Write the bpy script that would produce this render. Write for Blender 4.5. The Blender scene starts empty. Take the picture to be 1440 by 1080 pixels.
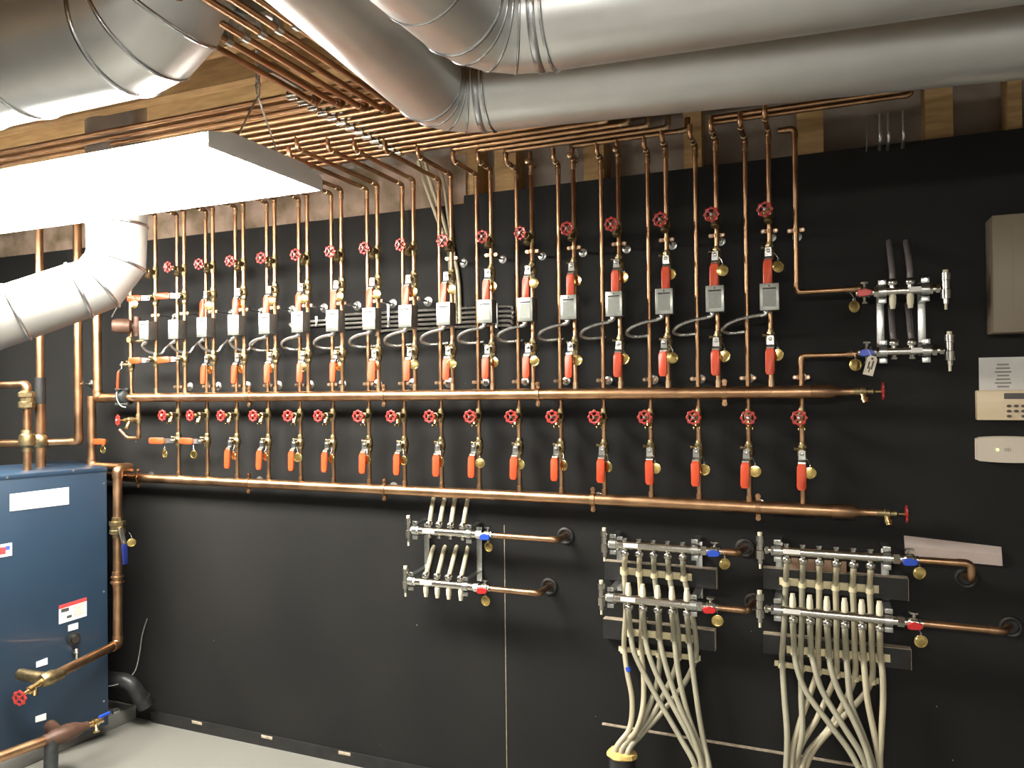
import bpy, bmesh, math, random
from mathutils import Vector, Matrix
random.seed(7)
C = bpy.context.scene.collection
V = Vector
PI = math.pi
# ------------------------------------------------------------------ camera
F = 1060.0
CAM = V((0, -2.65, 1.55))
A = math.radians(22.5); PT = math.atan(8 / F); RL = 0.011
f0 = V((-math.sin(A), math.cos(A), 0)); r0 = V((math.cos(A), math.sin(A), 0))
fw = (f0 * math.cos(PT) + V((0, 0, 1)) * math.sin(PT)).normalized()
u0 = r0.cross(fw).normalized()
rt = (r0 * math.cos(RL) - u0 * math.sin(RL)).normalized()
up = (u0 * math.cos(RL) + r0 * math.sin(RL)).normalized()
def ray(px, py): return fw + rt * ((px - 720) / F) + up * ((540 - py) / F)
def P(px, py, o=0.0):
    d = ray(px, py); t = (-o - CAM.y) / d.y; return CAM + d * t
def PZ(px, py, z):
    d = ray(px, py); t = (z - CAM.z) / d.z; return CAM + d * t
def PD(px, py, D): return CAM + ray(px, py) * D
cd = bpy.data.cameras.new('camera'); cam = bpy.data.objects.new('camera', cd); C.objects.link(cam)
m = Matrix((rt, up, -fw)).transposed().to_4x4(); m.translation = CAM; cam.matrix_world = m
cd.sensor_width = 36; cd.lens = 36 * F / 1440; cd.clip_start = 0.02
bpy.context.scene.camera = cam
# ------------------------------------------------------------------ materials
def mat(name, col, metal=0.0, rough=0.5, var=0.0, scale=20, bump=0.0, col2=None, coat=0.0, rvar=0.0, stretch=None):
    mt = bpy.data.materials.new(name); mt.use_nodes = True
    nt = mt.node_tree; b = nt.nodes['Principled BSDF']
    b.inputs['Base Color'].default_value = (*col, 1); b.inputs['Metallic'].default_value = metal
    b.inputs['Roughness'].default_value = rough
    if coat: b.inputs['Coat Weight'].default_value = coat
    if var or bump or col2 or rvar:
        tc = nt.nodes.new('ShaderNodeTexCoord'); n = nt.nodes.new('ShaderNodeTexNoise')
        mp = nt.nodes.new('ShaderNodeMapping')
        if stretch: mp.inputs['Scale'].default_value = stretch
        n.inputs['Scale'].default_value = scale; n.inputs['Detail'].default_value = 5
        geo = nt.nodes.new('ShaderNodeNewGeometry')
        nt.links.new(geo.outputs['Position'], mp.inputs['Vector']); nt.links.new(mp.outputs[0], n.inputs['Vector'])
        r = nt.nodes.new('ShaderNodeValToRGB')
        c2 = col2 or tuple(min(1, max(0, c * (1 - var))) for c in col)
        c1 = col if col2 else tuple(min(1, c * (1 + var)) for c in col)
        r.color_ramp.elements[0].color = (*c2, 1); r.color_ramp.elements[1].color = (*c1, 1)
        r.color_ramp.elements[0].position = .35; r.color_ramp.elements[1].position = .65
        nt.links.new(n.outputs['Fac'], r.inputs[0]); nt.links.new(r.outputs[0], b.inputs['Base Color'])
        if bump:
            bp = nt.nodes.new('ShaderNodeBump'); bp.inputs['Strength'].default_value = bump
            bp.inputs['Distance'].default_value = .004
            nt.links.new(n.outputs['Fac'], bp.inputs['Height']); nt.links.new(bp.outputs[0], b.inputs['Normal'])
        if rvar:
            mr = nt.nodes.new('ShaderNodeMapRange'); mr.inputs['To Min'].default_value = max(.02, rough - rvar)
            mr.inputs['To Max'].default_value = min(1, rough + rvar)
            nt.links.new(n.outputs['Fac'], mr.inputs['Value']); nt.links.new(mr.outputs[0], b.inputs['Roughness'])
    return mt
def emit(name, col, s):
    mt = mat(name, col); b = mt.node_tree.nodes['Principled BSDF']
    b.inputs['Emission Color'].default_value = (*col, 1); b.inputs['Emission Strength'].default_value = s
    return mt
M = {}
M['copper'] = mat('copper', (.60, .365, .205), 1, .34, var=.16, scale=14, rvar=.09, col2=(.42, .245, .135))
M['copper_old'] = mat('tarnished copper', (.50, .30, .165), 1, .38, scale=11, rvar=.1, col2=(.32, .19, .11))
M['solder'] = mat('solder joint', (.56, .40, .25), 1, .34, var=.15, scale=60)
M['brass'] = mat('brass', (.80, .60, .28), 1, .25, var=.15, scale=60)
M['brass_dull'] = mat('dull cast brass', (.32, .25, .135), 1, .42, var=.25, scale=70, bump=.2)
M['tag'] = mat('polished brass tag', (.80, .60, .22), 1, .22, var=.2, scale=90)
M['zinc'] = mat('zinc plated steel', (.60, .61, .59), 1, .3, var=.1, scale=60)
M['nickel'] = mat('nickel plated brass', (.62, .60, .54), 1, .20, var=.06, scale=40)
M['galv'] = mat('galvanised sheet steel', (.86, .87, .86), .76, .37, var=.05, scale=6, rvar=.04)
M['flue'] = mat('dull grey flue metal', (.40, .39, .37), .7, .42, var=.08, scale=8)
M['galv_band'] = mat('galvanised seam', (.62, .64, .66), 1, .25, var=.1, scale=30)
M['red_wheel'] = mat('red enamel handwheel', (.40, .030, .024), 0, .35, var=.12, scale=60, coat=.3)
M['orange'] = mat('orange vinyl grip', (.60, .062, .014), 0, .38, var=.06, scale=30)
M['red_pl'] = mat('red plastic', (.55, .02, .02), 0, .35)
M['blue_pl'] = mat('blue plastic', (.02, .07, .5), 0, .35)
M['boxfront'] = mat('printed steel cover', (.50, .52, .48), .85, .33, var=.08, scale=40)
M['boxside'] = mat('dull steel box', (.20, .195, .185), .8, .45, var=.1, scale=40)
M['decal'] = mat('grey printed label', (.26, .275, .25), .2, .5, var=.12, scale=300, stretch=(.3, .3, 1.6))
M['ink'] = mat('dark print', (.05, .05, .05), 0, .6)
M['conduit'] = mat('flexible steel conduit', (.62, .62, .60), 1, .35, var=.1, scale=60)
M['pex'] = mat('cream plastic tube', (.48, .43, .30), 0, .38, var=.10, scale=12)
M['pex2'] = mat('greyish plastic tube', (.36, .34, .25), 0, .38, var=.10, scale=12)
M['pexdark'] = mat('smoky plastic tube', (.16, .14, .14), 0, .35, var=.1, scale=12)
M['clip'] = mat('cream plastic clip', (.76, .68, .44), 0, .45)
M['meter'] = mat('cream plastic cap', (.80, .74, .56), 0, .35)
M['white'] = mat('white paper', (.80, .79, .76), 0, .6, var=.04, scale=20)
M['paper'] = mat('pale pink paper', (.90, .78, .72), 0, .7, var=.05, scale=12)
M['tagpaper'] = mat('buff card', (.66, .60, .48), 0, .7, var=.1, scale=60)
M['cream'] = mat('cream plastic housing', (.76, .62, .42), 0, .4, var=.03, scale=8)
M['warmwhite'] = mat('warm white plastic housing', (.68, .60, .50), 0, .4, var=.03, scale=8)
M['panelgrey'] = mat('beige grey enamel', (.20, .165, .115), 0, .45, var=.04, scale=8)
M['blue'] = mat('blue enamel sheet', (.013, .032, .060), .0, .42, var=.06, scale=5, coat=.15)
M['blue_dk'] = mat('dark seam', (.015, .03, .055), 0, .5)
M['rubber'] = mat('black rubber', (.012, .012, .012), 0, .45)
M['abs'] = mat('black plastic pipe', (.010, .010, .010), 0, .4, col2=(.030, .030, .032), scale=15)
M['iron'] = mat('painted cast iron', (.035, .040, .040), .2, .45, var=.2, scale=50)
M['brown'] = mat('rust red cast body', (.10, .052, .034), .2, .5, var=.2, scale=40, bump=.3)
M['wire'] = mat('grey cable', (.14, .135, .12), 0, .5)
M['white_en'] = mat('white enamel', (.85, .85, .84), 0, .4)
M['wood'] = mat('spruce lumber', (.55, .36, .16), 0, .7, col2=(.42, .26, .11), scale=9, stretch=(1, 8, 8))
M['wood_dk'] = mat('dark joist lumber', (.20, .12, .06), 0, .8, col2=(.13, .08, .04), scale=9, stretch=(1, 8, 8))
M['raw_edge'] = mat('raw plywood edge', (.46, .38, .28), 0, .8, col2=(.30, .25, .19), scale=60)
M['blackboard'] = mat('black painted board', (.014, .014, .014), 0, .5, var=.3, scale=20)
M['insul'] = mat('wall insulation', (.36, .30, .25), 0, .85, col2=(.24, .20, .16), scale=7, bump=.5)
M['fibre'] = mat('pink and yellow batt insulation', (.40, .29, .23), 0, .95, col2=(.15, .11, .06), scale=8, bump=.8)
M['foam'] = mat('yellow spray foam', (.72, .50, .16), 0, .8, var=.15, scale=40, bump=.8)
M['drywall'] = mat('grey painted wall', (.42, .42, .41), 0, .7, var=.05, scale=4)
M['tan'] = mat('tan cardboard', (.30, .19, .12), 0, .8)
M['labelred'] = mat('red print', (.60, .05, .05), 0, .5)
M['labelblue'] = mat('blue print', (.06, .10, .40), 0, .5)
M['lcd'] = mat('grey display', (.10, .09, .09), .0, .25)
M['key'] = mat('dark grey button', (.08, .075, .065), 0, .5)
M['smudge'] = mat('grey print', (.34, .30, .28), 0, .6)
M['led'] = emit('green indicator', (.7, 1.0, .15), 4)
M['pad'] = mat('grey painted concrete pad', (.18, .178, .165), 0, .55, var=.08, scale=5)
M['lens'] = emit('lit acrylic lens', (1.0, .955, .86), 62)
M['lens2'] = emit('lit tube', (1.0, .955, .88), 42)
# black plywood: brushed paint with wear and pale flecks
def wallmat():
    mt = bpy.data.materials.new('black painted plywood'); mt.use_nodes = True
    nt = mt.node_tree; b = nt.nodes['Principled BSDF']; L = nt.links.new
    geo = nt.nodes.new('ShaderNodeNewGeometry')
    n = nt.nodes.new('ShaderNodeTexNoise'); n.inputs['Scale'].default_value = 2.2; n.inputs['Detail'].default_value = 7
    mp = nt.nodes.new('ShaderNodeMapping'); mp.inputs['Scale'].default_value = (1.0, 1, .7)
    L(geo.outputs['Position'], mp.inputs[0]); L(mp.outputs[0], n.inputs['Vector'])
    r = nt.nodes.new('ShaderNodeValToRGB')
    r.color_ramp.elements[0].position = .3; r.color_ramp.elements[1].position = .75
    r.color_ramp.elements[0].color = (.0140, .0140, .0140, 1); r.color_ramp.elements[1].color = (.0205, .0202, .0195, 1)
    L(n.outputs['Fac'], r.inputs[0])
    vo = nt.nodes.new('ShaderNodeTexVoronoi'); vo.inputs['Scale'].default_value = 7; vo.feature = 'F1'
    L(geo.outputs['Position'], vo.inputs['Vector'])
    rn = nt.nodes.new('ShaderNodeTexNoise'); rn.inputs['Scale'].default_value = 70
    L(geo.outputs['Position'], rn.inputs['Vector'])
    ad = nt.nodes.new('ShaderNodeMath'); ad.operation = 'MULTIPLY_ADD'; ad.inputs[1].default_value = .05
    L(rn.outputs['Fac'], ad.inputs[0]); L(vo.outputs['Distance'], ad.inputs[2])
    lt = nt.nodes.new('ShaderNodeMath'); lt.operation = 'LESS_THAN'; lt.inputs[1].default_value = .038
    L(ad.outputs[0], lt.inputs[0])
    mx = nt.nodes.new('ShaderNodeMixRGB'); mx.inputs['Color2'].default_value = (.25, .24, .21, 1)
    L(lt.outputs[0], mx.inputs['Fac']); L(r.outputs[0], mx.inputs['Color1']); L(mx.outputs[0], b.inputs['Base Color'])
    n2 = nt.nodes.new('ShaderNodeTexNoise'); n2.inputs['Scale'].default_value = 5; n2.inputs['Detail'].default_value = 8
    mp2 = nt.nodes.new('ShaderNodeMapping'); mp2.inputs['Scale'].default_value = (14, 1, 1)
    L(geo.outputs['Position'], mp2.inputs[0]); L(mp2.outputs[0], n2.inputs['Vector'])
    bp = nt.nodes.new('ShaderNodeBump'); bp.inputs['Strength'].default_value = .12; bp.inputs['Distance'].default_value = .002
    L(n2.outputs['Fac'], bp.inputs['Height']); L(bp.outputs[0], b.inputs['Normal'])
    b.inputs['Roughness'].default_value = .6; b.inputs['Specular IOR Level'].default_value = .12
    return mt
M['wall'] = wallmat()
M['floor'] = mat('grey painted concrete floor', (.175, .172, .155), 0, .42, var=.05, scale=2.5, rvar=.05)
# ------------------------------------------------------------------ mesh builder
def frame(d):
    d = d.normalized(); a = V((0, 0, 1)) if abs(d.z) < .9 else V((1, 0, 0))
    x = d.cross(a).normalized(); return x, d.cross(x).normalized()
class MB:
    def __init__(s): s.b = bmesh.new()
    def ringv(s, c, x, y, r, n, ph=0): return [s.b.verts.new(c + (x * math.cos(2 * PI * i / n + ph) + y * math.sin(2 * PI * i / n + ph)) * r) for i in range(n)]
    def lathe(s, o, axis, prof, n=12, capped=True, ph=0):
        o = V(o); axis = V(axis).normalized(); x, y = frame(axis); prev = None
        for t, r in prof:
            ring = s.ringv(o + axis * t, x, y, max(r, 1e-4), n, ph)
            if prev:
                for i in range(n): s.b.faces.new((prev[i], prev[(i + 1) % n], ring[(i + 1) % n], ring[i]))
            elif capped: s.b.faces.new(ring[::-1])
            prev = ring
        if capped: s.b.faces.new(prev)
        return s
    def cyl(s, a, b, r, r2=None, n=12):
        a = V(a); b = V(b); return s.lathe(a, b - a, [(0, r), ((b - a).length, r2 if r2 is not None else r)], n)
    def tube(s, pts, r, n=10, bend=0.0, steps=5, cap=True, smooth=False):
        pts = [V(p) for p in pts]
        if smooth: pts = catmull(pts, steps)
        elif bend: pts = fillet(pts, bend, steps)
        d0 = (pts[1] - pts[0]).normalized(); x, y = frame(d0); prev = None; pd = d0
        for i, p in enumerate(pts):
            if i == 0: d = d0
            elif i == len(pts) - 1: d = (pts[i] - pts[i - 1]).normalized()
            else: d = ((pts[i] - pts[i - 1]).normalized() + (pts[i + 1] - pts[i]).normalized()).normalized()
            q = pd.rotation_difference(d); x = q @ x; y = q @ y; pd = d
            rr = r(i / (len(pts) - 1)) if callable(r) else r
            ring = s.ringv(p, x, y, rr, n)
            if prev:
                for k in range(n): s.b.faces.new((prev[k], prev[(k + 1) % n], ring[(k + 1) % n], ring[k]))
            elif cap: s.b.faces.new(ring[::-1])
            prev = ring
        if cap: s.b.faces.new(prev)
        return s
    def box(s, c, size, rot=None, bev=0.0):
        g = bmesh.ops.create_cube(s.b, size=1.0); vs = g['verts']
        Mx = Matrix.Translation(V(c)) @ (rot.to_4x4() if rot else Matrix.Identity(4)) @ Matrix.Diagonal((*size, 1))
        bmesh.ops.transform(s.b, matrix=Mx, verts=vs)
        if bev:
            es = list({e for v in vs for e in v.link_edges})
            bmesh.ops.bevel(s.b, geom=es, offset=bev, segments=2, affect='EDGES', profile=.5)
        return s
    def prism(s, pts, o, ex, ey, depth):
        o = V(o); ex = V(ex); ey = V(ey); n = ex.cross(ey).normalized() * depth
        a = [s.b.verts.new(o + ex * p[0] + ey * p[1]) for p in pts]; b = [s.b.verts.new(v.co + n) for v in a]
        s.b.faces.new(a[::-1]); s.b.faces.new(b); k = len(a)
        for i in range(k): s.b.faces.new((a[i], a[(i + 1) % k], b[(i + 1) % k], b[i]))
        return s
    def torus(s, c, axis, R, r, n=24, m=8):
        c = V(c); axis = V(axis).normalized(); x, y = frame(axis); rings = []
        for i in range(n):
            t = 2 * PI * i / n; d = x * math.cos(t) + y * math.sin(t)
            rings.append([s.b.verts.new(c + d * (R + r * math.cos(2 * PI * j / m)) + axis * r * math.sin(2 * PI * j / m)) for j in range(m)])
        for i in range(n):
            a = rings[i]; b = rings[(i + 1) % n]
            for j in range(m): s.b.faces.new((a[j], b[j], b[(j + 1) % m], a[(j + 1) % m]))
        return s
    def build(s, name, mt, parent=None, origin=None, ang=38, mx=None):
        bmesh.ops.recalc_face_normals(s.b, faces=s.b.faces)
        me = bpy.data.meshes.new(name)
        if mx is not None: bmesh.ops.transform(s.b, matrix=mx, verts=s.b.verts)
        o = V((0, 0, 0))
        if origin == 'auto':
            xs = [v.co for v in s.b.verts]
            o = V(((min(v.x for v in xs) + max(v.x for v in xs)) / 2, (min(v.y for v in xs) + max(v.y for v in xs)) / 2, min(v.z for v in xs)))
        elif origin is not None: o = V(origin)
        if o.length: bmesh.ops.translate(s.b, vec=-o, verts=s.b.verts)
        s.b.to_mesh(me); s.b.free(); me.materials.append(mt)
        me.polygons.foreach_set('use_smooth', [True] * len(me.polygons)); me.set_sharp_from_angle(angle=math.radians(ang))
        ob = bpy.data.objects.new(name, me); C.objects.link(ob)
        if parent is not None: ob.parent = parent
        else: ob.location = o
        return ob
def fillet(pts, R, steps):
    out = [pts[0]]
    for i in range(1, len(pts) - 1):
        a, b, c = pts[i - 1], pts[i], pts[i + 1]; d1 = (a - b); d2 = (c - b)
        l = min(R, d1.length * .49, d2.length * .49); p = b + d1.normalized() * l; q = b + d2.normalized() * l
        for k in range(steps + 1):
            t = k / steps; out.append(p * (1 - t) ** 2 + b * 2 * t * (1 - t) + q * t * t)
    out.append(pts[-1]); return out
def catmull(p, st):
    q = [p[0] * 2 - p[1]] + p + [p[-1] * 2 - p[-2]]; out = []
    for i in range(1, len(q) - 2):
        a, b, c, d = q[i - 1:i + 3]
        for k in range(st):
            t = k / st
            out.append(.5 * ((2 * b) + (c - a) * t + (2 * a - 5 * b + 4 * c - d) * t * t + (3 * b - a - 3 * c + d) * t ** 3))
    out.append(p[-1]); return out
def tag(o, label, cat, group=None):
    o['label'] = label; o['category'] = cat
    if group: o['group'] = group
    return o
def thing(name, label, cat, loc=(0, 0, 0), group=None):
    o = bpy.data.objects.new(name, None); C.objects.link(o); o.location = V(loc); o.empty_display_size = .05
    return tag(o, label, cat, group)
class W:   # builder that works in world coordinates under a thing at loc
    pass
def wb(mb, name, mt, t, **k):   # world-space mesh under thing t
    bmesh.ops.translate(mb.b, vec=-t.location, verts=mb.b.verts)
    return mb.build(name, mt, t, **k)
def struct(mb, name, mt, parent=None):
    o = mb.build(name, mt, parent); o['kind'] = 'structure'; return o
def dup(root, loc, label=None, group=None, rz=None, ry=None):
    r = root.copy(); C.objects.link(r); r.location = V(loc)
    if rz is not None: r.rotation_euler.z = rz
    if ry is not None: r.rotation_euler.y = ry
    if label: r['label'] = label
    if group: r['group'] = group
    for ch in list(root.children):
        c = ch.copy(); C.objects.link(c); c.parent = r
        for g in list(ch.children):
            d = g.copy(); C.objects.link(d); d.parent = c
    return r
ORD = ['first', 'second', 'third', 'fourth', 'fifth', 'sixth', 'seventh', 'eighth', 'ninth', 'tenth', 'eleventh',
       'twelfth', 'thirteenth', 'fourteenth', 'fifteenth', 'sixteenth', 'seventeenth', 'eighteenth']
def nth(k, n=17):   # k 1-based from the left out of n
    if k == 1: return 'leftmost'
    if k == n: return 'rightmost'
    if k <= (n + 1) // 2: return ORD[k - 1] + ' from the left'
    return ORD[n - k] + ' from the right'
# ------------------------------------------------------------------ setting
ZP = P(780, 260).z           # top of the black panel on the right
ZPL = P(560, 297).z          # lower top on the left
xs = P(653, 290).x           # where the two heights meet
b = MB()
b.box(((-6.2 + xs) / 2, .01, ZPL / 2), (xs + 6.2, .02, ZPL))
b.box(((xs + 2.6) / 2, .008, ZP / 2), (2.6 - xs, .024, ZP))
zs = P(966, 1036).z; xq = P(848, 1013).x
b.box(((xq + 2.6) / 2, -.007, zs / 2), (2.6 - xq, .014, zs))
struct(b, 'wall_back', M['wall'])
b = MB(); b.box(((xq + 2.6) / 2, -.007, zs + .0015), (2.6 - xq, .015, .005)); struct(b, 'trim_1', M['raw_edge'])
xv = P(711.5, 900).x; zv0 = .0; zv1 = P(711.5, 738).z
b = MB(); b.box((xv, -.0045, (zv0 + zv1) / 2), (.0024, .002, zv1 - zv0)); struct(b, 'trim_2', M['raw_edge'])
b = MB(); b.box(((-2.955 + xq) / 2, -.006, .025), (xq + 2.955, .012, .05)); struct(b, 'baseboard_back', M['blackboard'])
for k, px in enumerate((280, 378, 487)):
    p = P(px, 1044 - (360 - px) * .2125 - 22 * .9)
    b = MB(); b.box((p.x, -.013, .043), (.06, .004, .014), bev=.002); struct(b, 'trim_%d' % (3 + k), M['raw_edge'])
# framing and insulation above the panel
b = MB(); b.box((-1.8, .13, 2.5), (8.8, .02, .8)); struct(b, 'wall_behind_framing', M['insul'])
b = MB()
g = bmesh.ops.create_grid(b.b, x_segments=80, y_segments=8, size=.5)
for v in g['verts']:
    x, y = v.co.x, v.co.y
    v.co = V((-4.5 + (x + .5) * (xs + 4.5), (.026 if y < -.2 else .012) + .008 * random.random(), ZPL - .06 + (y + .5) * .26))
o = b.build('insulation_batt', M['fibre']); o['kind'] = 'structure'; o.name = 'wall_insulation'
kk = 6
for a_, b_ in ((636, 668), (692, 722), (818, 846), (960, 985), (1120, 1158), (1302, 1342), (1420, 1440)):
    x0 = P(a_, 225 - (a_ - 800) * .12).x; x1 = P(b_, 225 - (b_ - 800) * .12).x
    b = MB(); b.box(((x0 + x1) / 2, .075, 2.45), ((x1 - x0), .10, .42)); struct(b, 'trim_%d' % kk, M['wood']); kk += 1
b = MB(); b.box((-1.8, .06, 2.60), (8.8, .12, .10)); struct(b, 'trim_%d' % kk, M['wood_dk']); kk += 1
b = MB(); b.box((-1.8, -2.6, -.05), (8.8, 6.2, .1)); struct(b, 'floor', M['floor'])
b = MB(); b.box((-1.8, -2.6, 2.80), (8.8, 6.2, .04)); struct(b, 'ceiling', M['wood_dk'])
b = MB(); b.box((-6.2, -2.6, 1.4), (.04, 6.2, 2.8)); struct(b, 'wall_left', M['wall'])
b = MB(); b.box((2.6, -2.6, 1.4), (.04, 6.2, 2.8)); struct(b, 'wall_right', M['drywall'])
b = MB(); b.box((-1.8, -5.7, 1.4), (8.8, .04, 2.8)); struct(b, 'wall_front', M['drywall'])
for k, oo in enumerate((.42, .83, 1.02, 1.55, 1.95, 2.35, 2.75, 3.3, 3.9, 4.5, 5.1)):
    b = MB(); b.box((-1.8, -oo, 2.64), (8.76, .045, .28)); o = b.build('ceiling_joist', M['wood'], origin='auto'); o['kind'] = 'structure'
    o.name = 'trim_%d' % (kk + k)
# ------------------------------------------------------------------ ducts
def duct(name, label, pts, r, joints, mt=M['galv'], n=48):
    t = thing(name, label, 'duct', pts[0])
    b = MB(); b.tube(pts, r, n=n); wb(b, 'duct_wall', mt, t, ang=12)
    for (i, w, rr) in joints:   # raised joint bands at path vertices / fractions
        i0 = int(i); fr = i - i0
        p = V(pts[i0]); q = V(pts[min(i0 + 1, len(pts) - 1)])
        c = p + (q - p) * fr
        if fr == 0 and 0 < i0 < len(pts) - 1: d = ((p - V(pts[i0 - 1])).normalized() + (q - p).normalized()).normalized()
        else: d = (q - p).normalized() if (q - p).length > 0 else (p - V(pts[i0 - 1])).normalized()
        b = MB(); b.lathe(c - d * w / 2, d, [(0, r * 1.0), (w * .25, r + rr), (w * .75, r + rr), (w, r * 1.0)], n=n, capped=False)
        wb(b, 'seam_band', M['galv_band'], t, ang=60)
    return t
def elbow_pts(c, d_in, d_out, R, n=4):
    # gored elbow: centres on an arc tangent to both directions through corner c
    d_in = V(d_in).normalized(); d_out = V(d_out).normalized()
    p = c - d_in * R; cen = p + d_out * R; out = []
    perp = (d_out - d_in * d_in.dot(d_out)).normalized(); T = math.acos(max(-1, min(1, d_in.dot(d_out))))
    L = R * math.tan(T / 2); p = c - d_in * L; cen = p + perp * R
    for k in range(n + 1):
        t = T * k / n
        out.append(cen - perp * R * math.cos(t) + d_in * R * math.sin(t))
    return out
def wy(yn): return yn - 2.65
def hd(a): a = math.radians(a); return V((math.sin(a), math.cos(a), 0))
cA = V((-.885, wy(1.70), 2.295)); dA0, dA1 = hd(-5.7), hd(81.6); eA = elbow_pts(cA, dA0, dA1, .108, 4)
ptsA = [cA - dA0 * 2.2] + eA + [cA + dA1 * 3.3]
duct('round_duct', 'large round galvanised duct nearer the wall, elbowing to run right above the pipes', ptsA, .094,
     [(1, .008, .003), (2, .006, .002), (3, .006, .002), (4, .006, .002), (5, .018, .003), (5.008, .008, .0045)])
cB = V((-.635, wy(1.41), 2.295)); dB0, dB1 = hd(2), hd(85); eB = elbow_pts(cB, dB0, dB1, .13, 4)
ptsB = [cB - dB0 * 2.0] + eB + [cB + dB1 * 2.8]
duct('round_duct', 'large round galvanised duct nearest the camera along the top edge of the view', ptsB, .100,
     [(.93, .006, .002), (1, .008, .003), (2, .006, .002), (3, .006, .002), (4, .006, .002), (5, .018, .003), (5.01, .008, .0045)])
zC = 2.36; cC = V((-1.29, wy(1.225), zC)); eC = elbow_pts(cC, V((1, 0, 0)), V((0, 0, 1)), .15, 4)
ptsC = [cC - V((2.6, 0, 0))] + eC + [cC + V((0, 0, .44))]
duct('round_duct', 'dark galvanised duct at upper left, elbowing up through the ceiling', ptsC, .138,
     [(.79, .012, .004), (.87, .012, .004), (1, .012, .004), (2, .01, .003), (3, .01, .003), (4, .01, .003), (5, .014, .005)])
pD0 = PD(0, 447, 2.5); pD1 = PD(120, 406, 2.62); dD = (pD1 - pD0).normalized()
pD2 = pD1 + dD * .075
ptsD = [pD0 - dD * .8, pD0 + dD * .05, pD1 - dD * .02, pD2 - dD * .03, pD2 + V((.02, .02, .07)), pD2 + V((.022, .022, .2)), pD2 + V((.022, .022, .98))]
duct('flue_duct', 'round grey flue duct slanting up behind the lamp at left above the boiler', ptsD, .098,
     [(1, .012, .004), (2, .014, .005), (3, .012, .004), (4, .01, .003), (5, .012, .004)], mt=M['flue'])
# ------------------------------------------------------------------ lamps
def bay_lamp(label, x0, x1, y0, y1, z, mt):
    t = thing('ceiling_lamp', label, 'lamp', ((x0 + x1) / 2, (y0 + y1) / 2, z))
    cx, cy = (x0 + x1) / 2, (y0 + y1) / 2; w = (y1 - y0); l = x1 - x0
    b = MB()
    prof = [(-w / 2, .0), (-w / 2, .035), (-w * .32, .055), (w * .32, .055), (w / 2, .035), (w / 2, 0), (w / 2 - .006, 0), (w / 2 - .006, .03), (w * .3, .047), (-w * .3, .047), (-w / 2 + .006, .03), (-w / 2 + .006, 0)]
    b.prism(prof, (x0, cy, z), (0, 1, 0), (0, 0, 1), l)
    wb(b, 'housing', M['white_en'], t)
    for xx in (x0 - .004, x1):
        b = MB(); b.prism([(-w / 2, -.002), (-w / 2, .037), (-w * .32, .058), (w * .32, .058), (w / 2, .037), (w / 2, -.002)], (xx, cy, z), (0, 1, 0), (0, 0, 1), .004)
        wb(b, 'end_cap', M['white_en'], t)
    b = MB()
    k = 10; pr = [(-w / 2 - .004 + (w + .008) * i / k, .002 - .030 * math.sin(PI * i / k) ** .6) for i in range(k + 1)]
    b.prism(pr + [(w / 2 + .004, .034), (-w / 2 - .004, .034)], (x0 + .006, cy, z), (0, 1, 0), (0, 0, 1), l - .012)
    wb(b, 'lens', mt, t)
    return t
pe = PZ(452, 268, 2.15)
LX1 = pe.x; LY1 = pe.y; LY0 = LY1 - .45
bay_lamp('long white ceiling lamp, glaring bright, hanging on chains at left', LX1 - 2.44, LX1, LY0, LY1, 2.15, M['lens'])
bay_lamp('white ceiling lamp hanging behind the camera', -.9, 1.1, -4.35, -4.0, 2.25, M['lens2'])
for k, xx in enumerate((LX1 - .04, LX1 - 2.38)):
    t = thing('hanging_chain', ('steel hanging chain forking down to the right end of the glaring lamp', 'steel hanging chain at the left end of the glaring lamp')[k], 'chain', (xx, (LY0 + LY1) / 2, 2.24))
    b = MB(); topp = V((xx, (LY0 + LY1) / 2, 2.50)); mid = V((xx, (LY0 + LY1) / 2, 2.36))
    def chain(b, p, q):
        d = q - p; n = max(2, int(d.length / .02)); x, y = frame(d)
        for i in range(n):
            c = p + d * ((i + .5) / n); ax = x if i % 2 else y; dd = d.normalized(); sd = ax.cross(dd)
            pts = [c + dd * math.cos(a) * .013 + sd * math.sin(a) * .007 for a in [2 * PI * j / 10 for j in range(11)]]
            b.tube(pts, .0022, n=5, cap=False)
    chain(b, topp, mid); wb(b, 'chain_links', M['zinc'], t)
    for s_ in (-1, 1):
        b = MB(); b.tube([mid, V((xx, (LY0 + LY1) / 2 + s_ * .09, 2.204))], .0025, n=6); wb(b, 'fork_wire', M['zinc'], t)
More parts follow.
